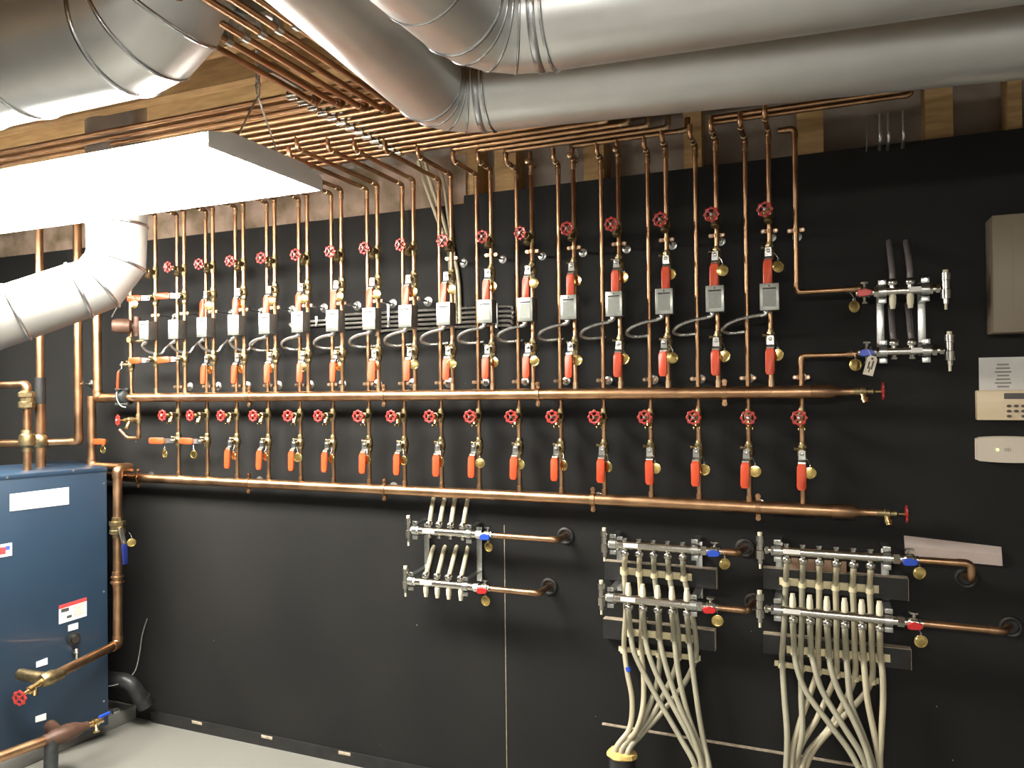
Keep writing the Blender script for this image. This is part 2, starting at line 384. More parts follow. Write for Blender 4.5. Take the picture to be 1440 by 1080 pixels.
# ------------------------------------------------------------------ prototypes
def hexprof(b, o, ax, t0, t1, r): b.lathe(V(o) + V(ax) * t0, ax, [(0, r), (t1 - t0, r)], n=6)
def wheel_mesh(b, c, R, th=.007, lobes=8):
    n = lobes * 6; c = V(c); fr = []; 
    def pr(t): return R * (1 + .09 * math.cos(lobes * t))
    rings = []
    for y, k in ((-th / 2, 0), (th / 2, 1)):
        o_ = [b.b.verts.new(c + V((math.cos(2 * PI * i / n) * pr(2 * PI * i / n), y * .6, math.sin(2 * PI * i / n) * pr(2 * PI * i / n)))) for i in range(n)]
        m_ = [b.b.verts.new(c + V((math.cos(2 * PI * i / n) * R * .86, y, math.sin(2 * PI * i / n) * R * .86))) for i in range(n)]
        i_ = [b.b.verts.new(c + V((math.cos(2 * PI * i / n) * R * .70, y * .7, math.sin(2 * PI * i / n) * R * .70))) for i in range(n)]
        rings.append((o_, m_, i_))
    for i in range(n):
        j = (i + 1) % n; (o0, m0, i0), (o1, m1, i1) = rings
        for a, c_ in ((o0, m0), (m0, i0), (i0, i1), (i1, m1), (m1, o1), (o1, o0)):
            b.b.faces.new((a[i], a[j], c_[j], c_[i]))
    for k in range(lobes // 2):
        a = 2 * PI * (k + .5) / (lobes // 2); d = V((math.cos(a), 0, math.sin(a))); e = V((-math.sin(a), 0, math.cos(a)))
        b.prism([(R * .2, -R * .1), (R * .78, -R * .13), (R * .78, R * .13), (R * .2, R * .1)], c - V((0, -th * .35, 0)), d, e, th * .7)
    b.lathe(c + V((0, th * .7, 0)), (0, -1, 0), [(0, R * .26), (th * 1.4, R * .26)], n=12)
def make_drain(label, bright, group):
    t = thing('drain_valve', label, 'drain valve', group=group)
    b = MB()
    b.lathe((0, 0, -.026), (0, 0, 1), [(0, .0108), (.008, .0118), (.016, .0118), (.018, .0138), (.034, .0138), (.036, .0118), (.044, .0118), (.052, .0108)], n=14)
    b.lathe((0, -.006, 0), (0, -1, 0), [(0, .0105), (.018, .0105), (.02, .0135), (.04, .0125), (.042, .0095), (.052, .0085)], n=12)
    hexprof(b, (0, 0, 0), (0, -1, 0), .052, .064, .0105)
    b.build('valve_body', M['brass_dull'], t)
    b = MB(); b.cyl((0, -.06, 0), (0, -.093, 0), .0035, n=8); b.build('valve_stem', M['brass'], t)
    b = MB()
    if bright:
        b.lathe((.004, -.04, -.004), (.0, -.45, -1), [(0, .008), (.014, .008), (.015, .0105), (.021, .0105), (.022, .009), (.03, .009)], n=12)
        b.box((-.0055, -.055, -.037), (.004, .008, .008), bev=.001); b.box((.0125, -.055, -.037), (.004, .008, .008), bev=.001)
        b.build('hose_outlet', M['brass'], t)
    else:
        b.lathe((.003, -.036, -.004), (.0, -.35, -1), [(0, .0095), (.014, .0095), (.015, .0135), (.027, .0135), (.028, .011), (.03, .011)], n=12)
        b.build('hose_outlet', M['brass_dull'], t)
    b = MB(); wheel_mesh(b, (0, -.09, 0), .0235); w = b.build('handwheel', M['red_wheel'], t)
    b = MB(); b.lathe((0, -.094, 0), (0, -1, 0), [(0, .0052), (.004, .0052), (.006, .003)], n=8); b.build('center_nut', M['zinc'], w)
    return t
def make_ball(label, ang, group):
    t = thing('ball_valve', label, 'ball valve', group=group)
    b = MB()
    b.lathe((0, 0, -.034), (0, 0, 1), [(0, .0098), (.004, .0112), (.012, .0112)], n=12)
    b.lathe((0, 0, -.024), (0, 0, 1), [(0, .0135), (.009, .0135)], n=6)
    b.lathe((0, 0, -.016), (0, 0, 1), [(0, .0125), (.006, .0162), (.026, .0162), (.032, .0125)], n=14)
    b.lathe((0, 0, .015), (0, 0, 1), [(0, .0135), (.009, .0135)], n=6)
    b.lathe((0, 0, .022), (0, 0, 1), [(0, .0112), (.008, .0112), (.012, .0098)], n=12)
    b.lathe((0, -.01, 0), (0, -1, 0), [(0, .0085), (.02, .0085), (.021, .0065), (.034, .0065)], n=10)
    b.build('valve_body', M['brass_dull'], t)
    b = MB(); b.lathe((-.006, -.012, .014), (-1, -.35, 0), [(0, .004), (.012, .004), (.0125, .0058), (.019, .0058)], n=10)
    b.build('bleed_cap', M['brass_dull'], t)
    R = Matrix.Rotation(ang, 4, 'Y')
    b = MB()
    th = .0025
    path = [(.010, -.040), (-.018, -.040), (-.026, -.050), (-.045, -.054)]; w = [.0092, .0108, .0112, .0095]
    prev = None
    for (z, y), ww in zip(path, w):
        q = [b.b.verts.new(V((sx * ww, y + sy * th / 2, z))) for sx, sy in ((-1, -1), (1, -1), (1, 1), (-1, 1))]
        if prev:
            for i in range(4): b.b.faces.new((prev[i], prev[(i + 1) % 4], q[(i + 1) % 4], q[i]))
        else: b.b.faces.new(q[::-1])
        prev = q
    b.b.faces.new(prev)
    b.box((-.0, -.036, .010), (.006, .008, .006), bev=.001)
    lv = b.build('lever', M['zinc'], t, mx=R)
    b = MB(); b.lathe((0, -.041, 0), (0, -1, 0), [(0, .0058), (.005, .0058), (.006, .003)], n=6); b.build('lever_nut', M['zinc'], lv)
    b = MB()
    pts = [(-.0105, -.030), (-.0138, -.042), (-.0138, -.104), (-.009, -.113), (.009, -.113), (.0138, -.104), (.0138, -.042), (.0105, -.030)]
    # grip follows the lever's outward step at its root
    def yy(z): return -.0515 if z > -.032 else (-.0555 if z > -.045 else -.0570)
    bt = [b.b.verts.new(V((x, yy(z) - .0045, z))) for x, z in pts]; bb = [b.b.verts.new(V((x, yy(z) + .0045, z))) for x, z in pts]
    b.b.faces.new(bt); b.b.faces.new(bb[::-1])
    for i in range(8): b.b.faces.new((bt[i], bt[(i + 1) % 8], bb[(i + 1) % 8], bb[i]))
    bmesh.ops.bevel(b.b, geom=list(b.b.edges), offset=.0015, segments=1, affect='EDGES')
    b.build('grip', M['orange'], t, mx=R)
    return t
def make_tag(label, r=.0185):
    t = thing('brass_tag', label, 'tag')
    b = MB(); b.lathe((0, 0, 0), (0, -1, 0), [(0, r * .96), (.0003, r), (.0012, r), (.0015, r * .96)], n=24); b.torus((0, -.0016, 0), (0, 1, 0), r * .8, .0006, n=24, m=5); b.build('disc', M['tag'], t)
    b = MB(); b.torus((0, -.0007, r + .003), (1, 0, 0), .005, .0008, n=12, m=5); b.tube([(0, -.0007, r + .007), (-.004, .004, r + .018), (-.010, .008, r + .026)], .0007, n=5); b.build('split_ring', M['zinc'], t)
    return t
def make_clamp(label, hang, ear_mat, so=.11):
    t = thing('pipe_clamp', label, 'pipe clamp')
    b = MB(); b.lathe((0, 0, -.006), (0, 0, 1), [(0, .0100), (0.0001, .0116), (.012, .0116), (.0121, .0100)], n=16, capped=False)
    for s_ in (-1, 1):
        b.lathe((s_ * .0195, .004, 0), (0, -1, 0), [(0, .0068), (.008, .0068)], n=12); b.box((s_ * .0135, 0, 0), (.010, .006, .011))
    b.build('ring', ear_mat, t)
    for s_ in (-1, 1):
        b = MB(); b.lathe((s_ * .0195, -.004, 0), (0, -1, 0), [(0, .004), (.002, .0035)], n=8); b.build('screw', M['zinc'], t)
    b = MB(); b.cyl((0, .010, 0), (0, so - .004, 0), .0045, n=8); b.build('rod', M['zinc'], t)
    b = MB(); b.lathe((0, so, 0), (0, -1, 0), [(0, .020), (.003, .019), (.006, .008), (.014, .0075)], n=16)
    fl = b.build('wall_flange', M['zinc'], t)
    return t
def make_box(label):
    t = thing('relay_box', label, 'electrical box')
    w, d, h = .056, .046, .083
    b = MB(); b.box((0, -.040, 0), (w, d, h), bev=.0015); b.build('housing', M['boxside'], t)
    b = MB(); b.box((0, -.064, 0), (w + .001, .003, h + .001), bev=.001); c = b.build('cover', M['boxfront'], t)
    b = MB(); b.box((0, -.0660, -.005), (.040, .0006, .052)); b.build('printed_panel', M['decal'], c)
    b = MB(); b.box((0, -.0663, .0255), (.040, .0006, .006)); b.build('dark_stripe', M['ink'], c)
    b = MB(); b.lathe((0, -.0655, .034), (0, -1, 0), [(0, .0028), (.001, .002)], n=10); b.build('cover_screw', M['ink'], c)
    b = MB(); b.tube([(-.010, -.042, -.040), (-.010, -.042, -.052), (-.026, -.042, -.056)], .0075, n=10, bend=.01, steps=4); b.lathe((-.010, -.042, -.041), (0, 0, -1), [(0, .010), (.005, .010)], n=8)
    b.build('conduit_connector', M['zinc'], t)
    return t
# ------------------------------------------------------------------ headers
OU, OL = .11, .07
zU = (P(500, 556, OU).z + P(1050, 552.5, OU).z) / 2
zL = (P(350, 681, OL).z + P(1066, 711, OL).z) / 2
xU0 = P(150, 560, OU).x; xU1 = P(1150, 551, OU).x
t = thing('header_pipe', 'upper horizontal copper header pipe crossing the whole black wall', 'pipe', (xU0, -OU, zU))
b = MB(); b.cyl((xU0, -OU, zU), (xU1, -OU, zU), .0205, n=20); wb(b, 'main_pipe', M['copper'], t)
b = MB(); b.lathe((P(1140, 551, OU).x, -OU, zU), (1, 0, 0), [(0, .0225), (.06, .0225), (.075, .0135), (.11, .0135)], n=18); wb(b, 'reducer', M['copper_old'], t)
xU2 = P(1205, 553, OU).x
b = MB(); b.cyl((xU1, -OU, zU), (xU2, -OU, zU), .0115, n=14); wb(b, 'end_pipe', M['copper'], t)
xL0 = P(120, 668, OL).x; xL1 = P(1185, 717, OL).x
t = thing('header_pipe', 'lower horizontal copper header pipe running from behind the blue boiler', 'pipe', (xL0, -OL, zL))
b = MB(); b.cyl((xL0, -OL, zL), (xL1, -OL, zL), .0205, n=20); wb(b, 'main_pipe', M['copper'], t)
b = MB(); b.lathe((P(1170, 716, OL).x, -OL, zL), (1, 0, 0), [(0, .0225), (.06, .0225), (.075, .0135), (.10, .0135)], n=18); wb(b, 'reducer', M['copper_old'], t)
xL2 = P(1238, 720, OL).x
b = MB(); b.cyl((xL1, -OL, zL), (xL2, -OL, zL), .0115, n=14); wb(b, 'end_pipe', M['copper'], t)
def end_drain(label, x, o, z):
    t = thing('drain_valve', label, 'drain valve', (x, -o, z))
    b = MB(); b.lathe((-.01, 0, 0), (1, 0, 0), [(0, .0125), (.02, .0125), (.022, .015), (.036, .014), (.038, .009), (.055, .009)], n=12); b.build('valve_body', M['brass_dull'], t)
    b = MB(); b.lathe((.016, -.004, -.006), (.25, -.3, -1), [(0, .009), (.014, .009), (.015, .012), (.022, .012), (.023, .010), (.03, .010)], n=12); b.build('hose_outlet', M['brass'], t)
    b = MB(); b.cyl((.05, 0, 0), (.075, 0, 0), .0035, n=8); b.build('valve_stem', M['brass'], t)
    b = MB(); wheel_mesh(b, (0, 0, 0), .025); w = b.build('handwheel', M['red_wheel'], t, mx=Matrix.Translation((.072, 0, 0)) @ Matrix.Rotation(PI / 2, 4, 'Z'))
    return t
end_drain('brass drain valve ending the upper header, red wheel seen edge-on', xU2, OU, zU)
end_drain('brass drain valve ending the lower header, red wheel seen edge-on', xL2, OL, zL)
def header_clamp(label, x, o, z):
    t = thing('header_clamp', label, 'pipe clamp', (x, -o, z))
    b = MB(); b.lathe((-.008, 0, 0), (1, 0, 0), [(0, .0205), (0.0001, .0235), (.016, .0235), (.0161, .0205)], n=24, capped=False)
    for s_ in (-1, 1):
        b.lathe((0, .005, s_ * .036), (0, -1, 0), [(0, .0085), (.010, .0085)], n=12); b.box((0, 0, s_ * .028), (.013, .007, .014))
    b.build('ring', M['copper_old'], t)
    for s_ in (-1, 1):
        b = MB(); b.lathe((0, -.005, s_ * .036), (0, -1, 0), [(0, .005), (.003, .004)], n=8); b.build('screw', M['copper'], t)
    b = MB(); b.cyl((0, .02, 0), (0, o - .005, 0), .005, n=8); b.build('rod', M['zinc'], t)
    b = MB(); b.lathe((0, o, 0), (0, -1, 0), [(0, .022), (.003, .021), (.006, .009)], n=16); b.build('wall_flange', M['zinc'], t)
for k, px in enumerate((351, 540, 757, 1019)): header_clamp('copper strap clamp around the upper header pipe, %s of four' % (nth(k + 1, 4) if k in (0, 3) else ORD[k]), P(px, 553, OU).x, OU, zU)
for k, px in enumerate((195, 350, 541, 834, 1066)): header_clamp('copper strap clamp around the lower header pipe, %s of five' % (nth(k + 1, 5) if k in (0, 4) else ORD[k]), P(px, 690, OL).x, OL, zL)
# ------------------------------------------------------------------ station data
Rpx = [220, 260.6, 301, 344, 388, 434, 482, 533, 584, 637, 693, 750.5, 809.6, 873, 940, 1010.5, 1085]
Lpx = [195, 250, 292, 333.5, 377, 423, 468, 519, 568, 620, 672.5, 729, 788, 848, 915, 981, 1051.5, 1127]
LLpx = [252, 291, 333, 378, 422, 469, 519, 569.5, 621, 674.5, 731, 789.5, 850.5, 915, 983.5, 1053.5, 1128.5]   # at y ~ 640
RX = [P(p, 545, OU).x for p in Rpx]; LX = [P(p, 545, OL).x for p in Lpx]
for i in range(17): LX[i + 1] = (LX[i + 1] + P(LLpx[i], 640, OL).x) / 2
zWu = P(737, 327, OU + .09).z; zBu = P(744, 378, OU + .04).z; zBox = P(741, 435, OU + .064).z
zBl = P(744, 488, OU + .04).z; zWl = P(721, 586, OL + .09).z; zBb = P(727, 630, OL + .04).z
zCl = P(680 + 230 / 4.8, 370 + 800 / 4.8, OL).z; zC1 = P(745, 354, OU).z; zC2 = P(520, 424, OU).z
ZS = 2.365; ZB = 2.405
slot = [.12 + .048 * k for k in range(17)]
Lend = {2: .56, 3: .52, 4: .56, 5: .52, 6: .55, 7: .51, 8: .55, 9: slot[9], 10: slot[7], 11: slot[3], 12: slot[1], 13: slot[0], 14: slot[0], 15: slot[0], 16: slot[1], 17: slot[2]}
Rend = {1: .50, 2: .50, 3: .55, 4: .50, 5: .55, 6: .50, 7: .55, 8: slot[10], 9: slot[8], 10: slot[5], 11: slot[2], 12: slot[0], 13: slot[0], 14: slot[0], 15: slot[1], 16: slot[2], 17: slot[3]}
def fit(b, c, d, r=.0098, l=.022): b.lathe(V(c) - V(d).normalized() * l / 2, d, [(0, .008), (.001, r), (l - .001, r), (l, .008)], n=12)
def riser(x, o, z0, oend, label):
    t = thing('riser_pipe', label, 'pipe', (x, -o, z0))
    b = MB(); b.tube([(x, -o, z0), (x, -o, ZS), (x, -oend, ZS), (x, -oend, ZB)], .008, n=12, bend=.018, steps=4); wb(b, 'copper_pipe', M['copper'], t)
    for c, d in (((x, -o, ZS - .03), (0, 0, 1)), ((x, -o - .03, ZS), (0, 1, 0)), ((x, -oend + .03, ZS), (0, 1, 0))):
        if abs(c[1] + oend) < .02 and d[1]: continue
        b = MB(); fit(b, c, d); wb(b, 'solder_collar', M['solder'], t)
    b = MB(); b.tube([(x, -o, ZS - .028), (x, -o, ZS), (x, -o - .028, ZS)], .0096, n=12, bend=.018, steps=4); wb(b, 'elbow', M['copper_old'], t)
    if z0 < zL + .05:
        b = MB(); fit(b, (x, -o, z0 + .018), (0, 0, 1), .0102, .03); wb(b, 'solder_collar', M['copper_old'], t)
    else:
        b = MB(); fit(b, (x, -o, z0 + .022), (0, 0, 1), .0102, .03); wb(b, 'solder_collar', M['solder'], t)
    return t
for i in range(1, 18):
    riser(RX[i - 1], OU, zU + .005, Rend[i], 'copper riser from the upper header to the ceiling, carrying valves, %s' % nth(i))
for i in range(2, 18):
    riser(LX[i - 1], OL, zL + .005, Lend[i], 'copper riser passing behind the upper header to the lower one, %s' % nth(i - 1, 17))
# ------------------------------------------------------------------ valves
G1, G2 = 'red wheel drain valves in the upper row', 'red wheel drain valves below the upper header'
dr_u = dr_l = None
for i in range(1, 18):
    lab = 'drain valve with red handwheel in the upper row, %s' % nth(i)
    loc = (RX[i - 1], -OU, zWu)
    if i == 1: dr_u = make_drain(lab, False, G1); dr_u.location = V(loc)
    else: dup(dr_u, loc, lab, rz=random.uniform(-.12, .12))
for i in range(2, 19):
    lab = 'drain valve with red handwheel and brass outlet below the upper header, %s' % nth(i - 1, 17)
    loc = (LX[i - 1], -OL, zWl)
    if dr_l is None: dr_l = make_drain(lab, True, G2); dr_l.location = V(loc)
    else: dup(dr_l, loc, lab, rz=random.uniform(-.1, .1))
GA, GB, GC = 'orange lever valves above the boxes', 'orange lever valves below the boxes', 'orange lever valves above the lower header'
pv = make_ball('proto', 0, GA); ph = make_ball('proto', PI / 2, GA)
used = {}
def ball(kind, loc, lab, grp, rz=0, ry=None):
    p = ph if kind == 'h' else pv
    if kind in used: return dup(p, loc, lab, grp, rz=rz, ry=ry)
    used[kind] = 1; p.location = V(loc); p['label'] = lab; p['group'] = grp; p.rotation_euler.z = rz
    if ry: p.rotation_euler.y = ry
    return p
for i in range(1, 18):
    k = 'h' if i <= 2 else 'v'; ex = 'turned sideways, ' if i <= 2 else ''
    ball(k, (RX[i - 1], -OU, zBu), 'orange lever ball valve just above the steel boxes, %s%s' % (ex, nth(i)), GA, rz=random.uniform(-.16, .1), ry=random.uniform(-.02, .02))
    ball(k, (RX[i - 1], -OU, zBl), 'orange lever ball valve just below the steel boxes, %s%s' % (ex, nth(i)), GB, rz=random.uniform(-.16, .1), ry=random.uniform(-.02, .02))
for i in range(2, 19):
    k = 'h' if i <= 3 else 'v'; ex = 'turned sideways, ' if i <= 3 else ''
    ball(k, (LX[i - 1], -OL, zBb), 'orange lever ball valve just above the lower header, %s%s' % (ex, nth(i - 1, 17)), GC, rz=random.uniform(-.16, .1), ry=random.uniform(-.02, .02))
tg = make_tag('round brass tag beside the lever valve above the steel boxes, third from the left')
first = True
def put_tag(loc, lab, rz, ry=0):
    global first
    if first: tg.location = V(loc); tg['label'] = lab; tg.rotation_euler = (0, ry, rz); first = False; return tg
    return dup(tg, loc, lab, rz=rz, ry=ry)
for i in range(1, 18):
    dy = random.uniform(-.01, .008)
    if i > 2:
        put_tag((RX[i - 1] + random.uniform(.020, .028), -OU - .048 + dy, zBu - .055), 'round brass tag hanging from the lever valve above the boxes, %s' % nth(i - 2, 15), random.uniform(-.5, .5))
        put_tag((RX[i - 1] + random.uniform(.020, .028), -OU - .048 + dy, zBl - .052), 'round brass tag hanging from the lever valve below the boxes, %s' % nth(i - 2, 15), random.uniform(-.45, .45))
for i in range(2, 19):
    off = .02 if i > 3 else -.02
    put_tag((LX[i - 1] + random.uniform(.020, .027) * (1 if i > 3 else -1.2), -OL - .048, zBb - .058), 'round brass tag hanging from the valve above the lower header, %s' % nth(i - 1, 17), random.uniform(-.45, .45))
bx = make_box('small steel box with printed cover on the riser, leftmost')
for i in range(1, 18):
    lab = 'small steel relay box with printed cover on its riser, %s' % nth(i)
    loc = (RX[i - 1] - .002, -OU, zBox + random.uniform(-.003, .003)); rz = random.uniform(-.05, .05)
    if i == 1: bx.location = V(loc); bx['label'] = lab; bx.rotation_euler.z = rz; bx['group'] = 'relay boxes along the risers'
    else: dup(bx, loc, lab, rz=rz)
c1 = make_clamp('x', True, M['copper_old'], OU)
for i in range(1, 18):
    lab = 'split ring clamp holding a valve riser off the wall, %s' % nth(i)
    loc = (RX[i - 1], -OU, zC1 if i >= 10 else zC2)
    if i == 1: c1.location = V(loc); c1['label'] = lab; c1['group'] = 'clamps on the valve risers'
    else: dup(c1, loc, lab)
c2 = make_clamp('x', True, M['copper_old'], OL)
for i in range(2, 19):
    lab = 'copper coloured clamp just above the upper header, %s' % nth(i - 1, 17)
    loc = (LX[i - 1], -OL, zCl)
    if i == 2: c2.location = V(loc); c2['label'] = lab; c2['group'] = 'clamps above the upper header'
    else: dup(c2, loc, lab)
# conduit whips
def ridged(p, amp=.0008, n=6, r=.0055):
    pts = catmull([V(q) for q in p], 14)
    L = sum((pts[i + 1] - pts[i]).length for i in range(len(pts) - 1)); N = int(L / .0028)
    acc = [0]
    for i in range(len(pts) - 1): acc.append(acc[-1] + (pts[i + 1] - pts[i]).length)
    out = []; j = 0
    for k in range(N + 1):
        s_ = L * k / N
        while j < len(acc) - 2 and acc[j + 1] < s_: j += 1
        t = (s_ - acc[j]) / max(1e-9, acc[j + 1] - acc[j]); out.append(pts[j].lerp(pts[j + 1], min(1, t)))
    b = MB(); N = len(out) - 1
    b.tube(out, lambda f: r + (amp if int(round(f * N)) % 2 else -amp), n=8); return b
for i in range(1, 18):
    x = RX[i - 1]; zb = zBox - .055; lx = LX[i] if i > 1 else LX[0]
    lx = LX[i - 1]
    if i <= 4:
        pts = [(x - .026, -OU - .042, zb - .001), (x - .045, -OU - .035, zb - .012), (x - .052, -OU, zb - .035), (x - .03, -.06, zb - .045), (x - .03, -.03, zb - .02), (x - .01, -.012, zb + .01)]
    else:
        pts = [(x - .026, -OU - .042, zb - .001), (lx - .01, -OU - .026, zb - .008), (lx - .055, -OU - .005, zb - .022), (lx - .078, -.075, zb - .038), (lx - .064, -.035, zb - .046), (lx - .03, -.014, zb - .044), (lx - .005, .004, zb - .040)]
    b = ridged(pts); o = b.build('flexible_conduit', M['conduit'], origin=pts[0])
    tag(o, 'ridged steel conduit whip looping from the steel box, %s' % nth(i), 'conduit', 'conduit whips from the relay boxes')
for k, (pz, a_, b_) in enumerate(((433, 470, 705), (440, 420, 705), (446.5, 430, 705), (453, 480, 705), (459.5, 540, 705))):
    z = P(665, pz, .012).z; x0 = P(a_, pz, .012).x; x1 = P(b_, pz, .012).x
    pts = [(x0 - .04, -.012, z - .02), (x0, -.012, z), ((x0 + x1) / 2, -.012, z + .001), (x1, -.012, z), (x1 + .05, -.012, z - .012)]
    b = ridged(pts); o = b.build('wall_conduit', M['conduit'], origin=pts[0])
    tag(o, 'steel conduit running along the wall behind the boxes, %s of five' % ('topmost' if k == 0 else 'lowest' if k == 4 else ORD[k] + ' down'), 'conduit', 'conduits along the wall')
for k, (px, y0, y1) in enumerate(((546, 430, 457), (445, 448, 456), (698, 430, 458))):
    p = P(px, y0, .02); q = P(px, y1, .02)
    b = MB(); b.box(((p.x), -.02, (p.z + q.z) / 2), (.012, .006, abs(p.z - q.z) + .02), bev=.002)
    for zz in (p.z + .005, q.z - .005): b.lathe((p.x, -.022, zz), (0, -1, 0), [(0, .005), (.004, .004)], n=8)
    tag(b.build('conduit_strap', M['zinc'], origin='auto'), 'zinc strap pinning the wall conduits, %s' % ('middle of three', 'leftmost of three', 'rightmost of three')[k], 'strap')
# ------------------------------------------------------------------ overhead pipes
xr = PZ(975, 198, ZB).x
left = {0: RX[12], 1: LX[11], 2: RX[10], 3: LX[10]}
t0 = None
for k in range(17):
    o_ = slot[k]; x1 = xr - .055 * k if k < 8 else xr - .44 - .01 * k; x0 = left.get(k, -4.6)
    if k >= 8: x1 = -.2
    b = MB(); t = thing('ceiling_pipe', 'overhead copper pipe parallel to the wall, %s out from the wall' % ('nearest' if k == 0 else 'farthest' if k == 16 else ORD[k]), 'pipe', (x0, -o_, ZB), 'parallel copper pipes under the joists')
    b.cyl((x0, -o_, ZB), (x1, -o_, ZB), .008, n=12); wb(b, 'copper_pipe', M['copper'], t)
    b = MB(); b.tube([(x1 - .03, -o_, ZB), (x1, -o_, ZB), (x1, -o_, ZB + .04)], .0098, n=12, bend=.018, steps=4); wb(b, 'elbow', M['solder'], t)
    if k in left:
        b = MB(); b.tube([(x0 + .03, -o_, ZB), (x0, -o_, ZB), (x0, -o_, ZB - .012)], .0098, n=12, bend=.012, steps=3); wb(b, 'elbow', M['copper_old'], t)
for k, oo in enumerate((.155, .20)):
    x0 = P(1000, 190, oo).x; x1 = PZ(1280 - 12 * k, 135, ZB).x
    t = thing('ceiling_pipe', 'thin copper pipe beneath the big duct at upper right, %s of two' % ('lower', 'upper')[k], 'pipe', (x0, -oo, ZB))
    b = MB(); b.tube([(x0, -oo, ZB), (x1, -oo, ZB), (x1, -oo, ZB + .06)], .008, n=10, bend=.015, steps=4); wb(b, 'copper_pipe', M['copper'], t)
    b = MB(); b.tube([(x1 - .025, -oo, ZB), (x1, -oo, ZB), (x1, -oo, ZB + .025)], .0096, n=10, bend=.015, steps=4); wb(b, 'elbow', M['copper_old'], t)
for j in range(6):
    x = -1.314 + .048 * j; oe = slot[16 - j]
    t = thing('ceiling_pipe', 'overhead copper pipe running toward the wall between the ducts, %s' % nth(j + 1, 6), 'pipe', (x, -oe, ZS), 'copper pipes crossing overhead')
    b = MB(); b.tube([(x, -oe, ZB), (x, -oe, ZS), (x, -2.6, ZS)], .008, n=12, bend=.018, steps=4); wb(b, 'copper_pipe', M['copper'], t)
    b = MB(); fit(b, (x, -oe - .03, ZS), (0, 1, 0)); wb(b, 'solder_collar', M['solder'], t)
    b = MB(); b.lathe((x, -1.28 - .0 * j, ZS), (0, -1, 0), [(0, .0105), (.02, .0105)], n=12); b.box((x, -1.29, ZS + .02), (.016, .02, .03), bev=.002); wb(b, 'pipe_cushion', M['zinc'], t)
b = MB(); b.box((-1.2, -1.29, ZS + .055), (.62, .04, .04)); tag(b.build('strut_channel', M['zinc'], origin='auto'), 'steel strut channel above the crossing pipes between the ducts', 'strut')
b = MB(); b.box((-1.40, -.58, ZB + .034), (.04, .84, .032)); tag(b.build('strut_channel', M['zinc'], origin='auto'), 'steel strut channel carrying the row of clamps on the ceiling pipes', 'strut')
pc = None
for k in range(4, 17):
    lab = 'zinc strut clamp on the ceiling pipes, %s' % ('closest to the wall' if k == 4 else 'farthest from the wall' if k == 16 else ORD[k - 4] + ' out from the wall')
    if pc is None:
        pc = thing('strut_clamp', lab, 'pipe clamp', group='clamps on the overhead pipes')
        b = MB(); b.lathe((-.016, 0, 0), (1, 0, 0), [(0, .0082), (.0002, .0150), (.032, .0150), (.0322, .0082)], n=14, capped=False); b.box((0, 0, .0155), (.032, .014, .008)); b.build('band', M['nickel'], pc)
        b = MB(); b.lathe((.0, .012, .008), (0, 1, 0), [(0, .004), (.006, .004)], n=6); b.build('bolt', M['zinc'], pc)
        pc.location = V((-1.40, -slot[k], ZB))
    else: dup(pc, (-1.40, -slot[k], ZB), lab)
# ------------------------------------------------------------------ right riser with upper manifold feed
x18 = P(1119, 300, OU).x
zt = P(1122, 411, OU).z; xm = P(1200, 413, OU).x
t = thing('feed_pipe', 'copper pipe dropping from the ceiling and elbowing right to the red valve', 'pipe', (x18, -OU, zt))
b = MB(); b.tube([(RX[16] + .03, -OU, ZS), (x18, -OU, ZS), (x18, -OU, zt), (xm, -OU, zt)], .0082, n=12, bend=.02, steps=5); wb(b, 'copper_pipe', M['copper'], t)
b = MB(); b.tube([(x18, -OU, zt + .03), (x18, -OU, zt), (x18 + .03, -OU, zt)], .0100, n=12, bend=.02, steps=5); wb(b, 'elbow', M['copper_old'], t)
b = MB(); b.tube([(x18, -OU, ZS - .03), (x18, -OU, ZS), (x18 - .03, -OU, ZS)], .0100, n=12, bend=.02, steps=5); wb(b, 'elbow', M['copper_old'], t)
zcl3 = P(1122, 324, OU).z
dup(c1, (x18, -OU, zcl3), 'copper clamp on the farthest right riser above its elbow')
x19 = LX[17]; zt2 = P(1135, 500, OL).z; xm2 = P(1197, 497, OL).x
t = thing('feed_pipe', 'copper riser leaving the lower header and elbowing right to the blue valve', 'pipe', (x19, -OL, zL))
b = MB(); b.tube([(x19, -OL, zL + .005), (x19, -OL, zt2), (xm2, -OL, zt2)], .0085, n=12, bend=.02, steps=5); wb(b, 'copper_pipe', M['copper'], t)
b = MB(); b.tube([(x19, -OL, zt2 - .03), (x19, -OL, zt2), (x19 + .03, -OL, zt2)], .0105, n=12, bend=.02, steps=5); wb(b, 'elbow', M['copper_old'], t)
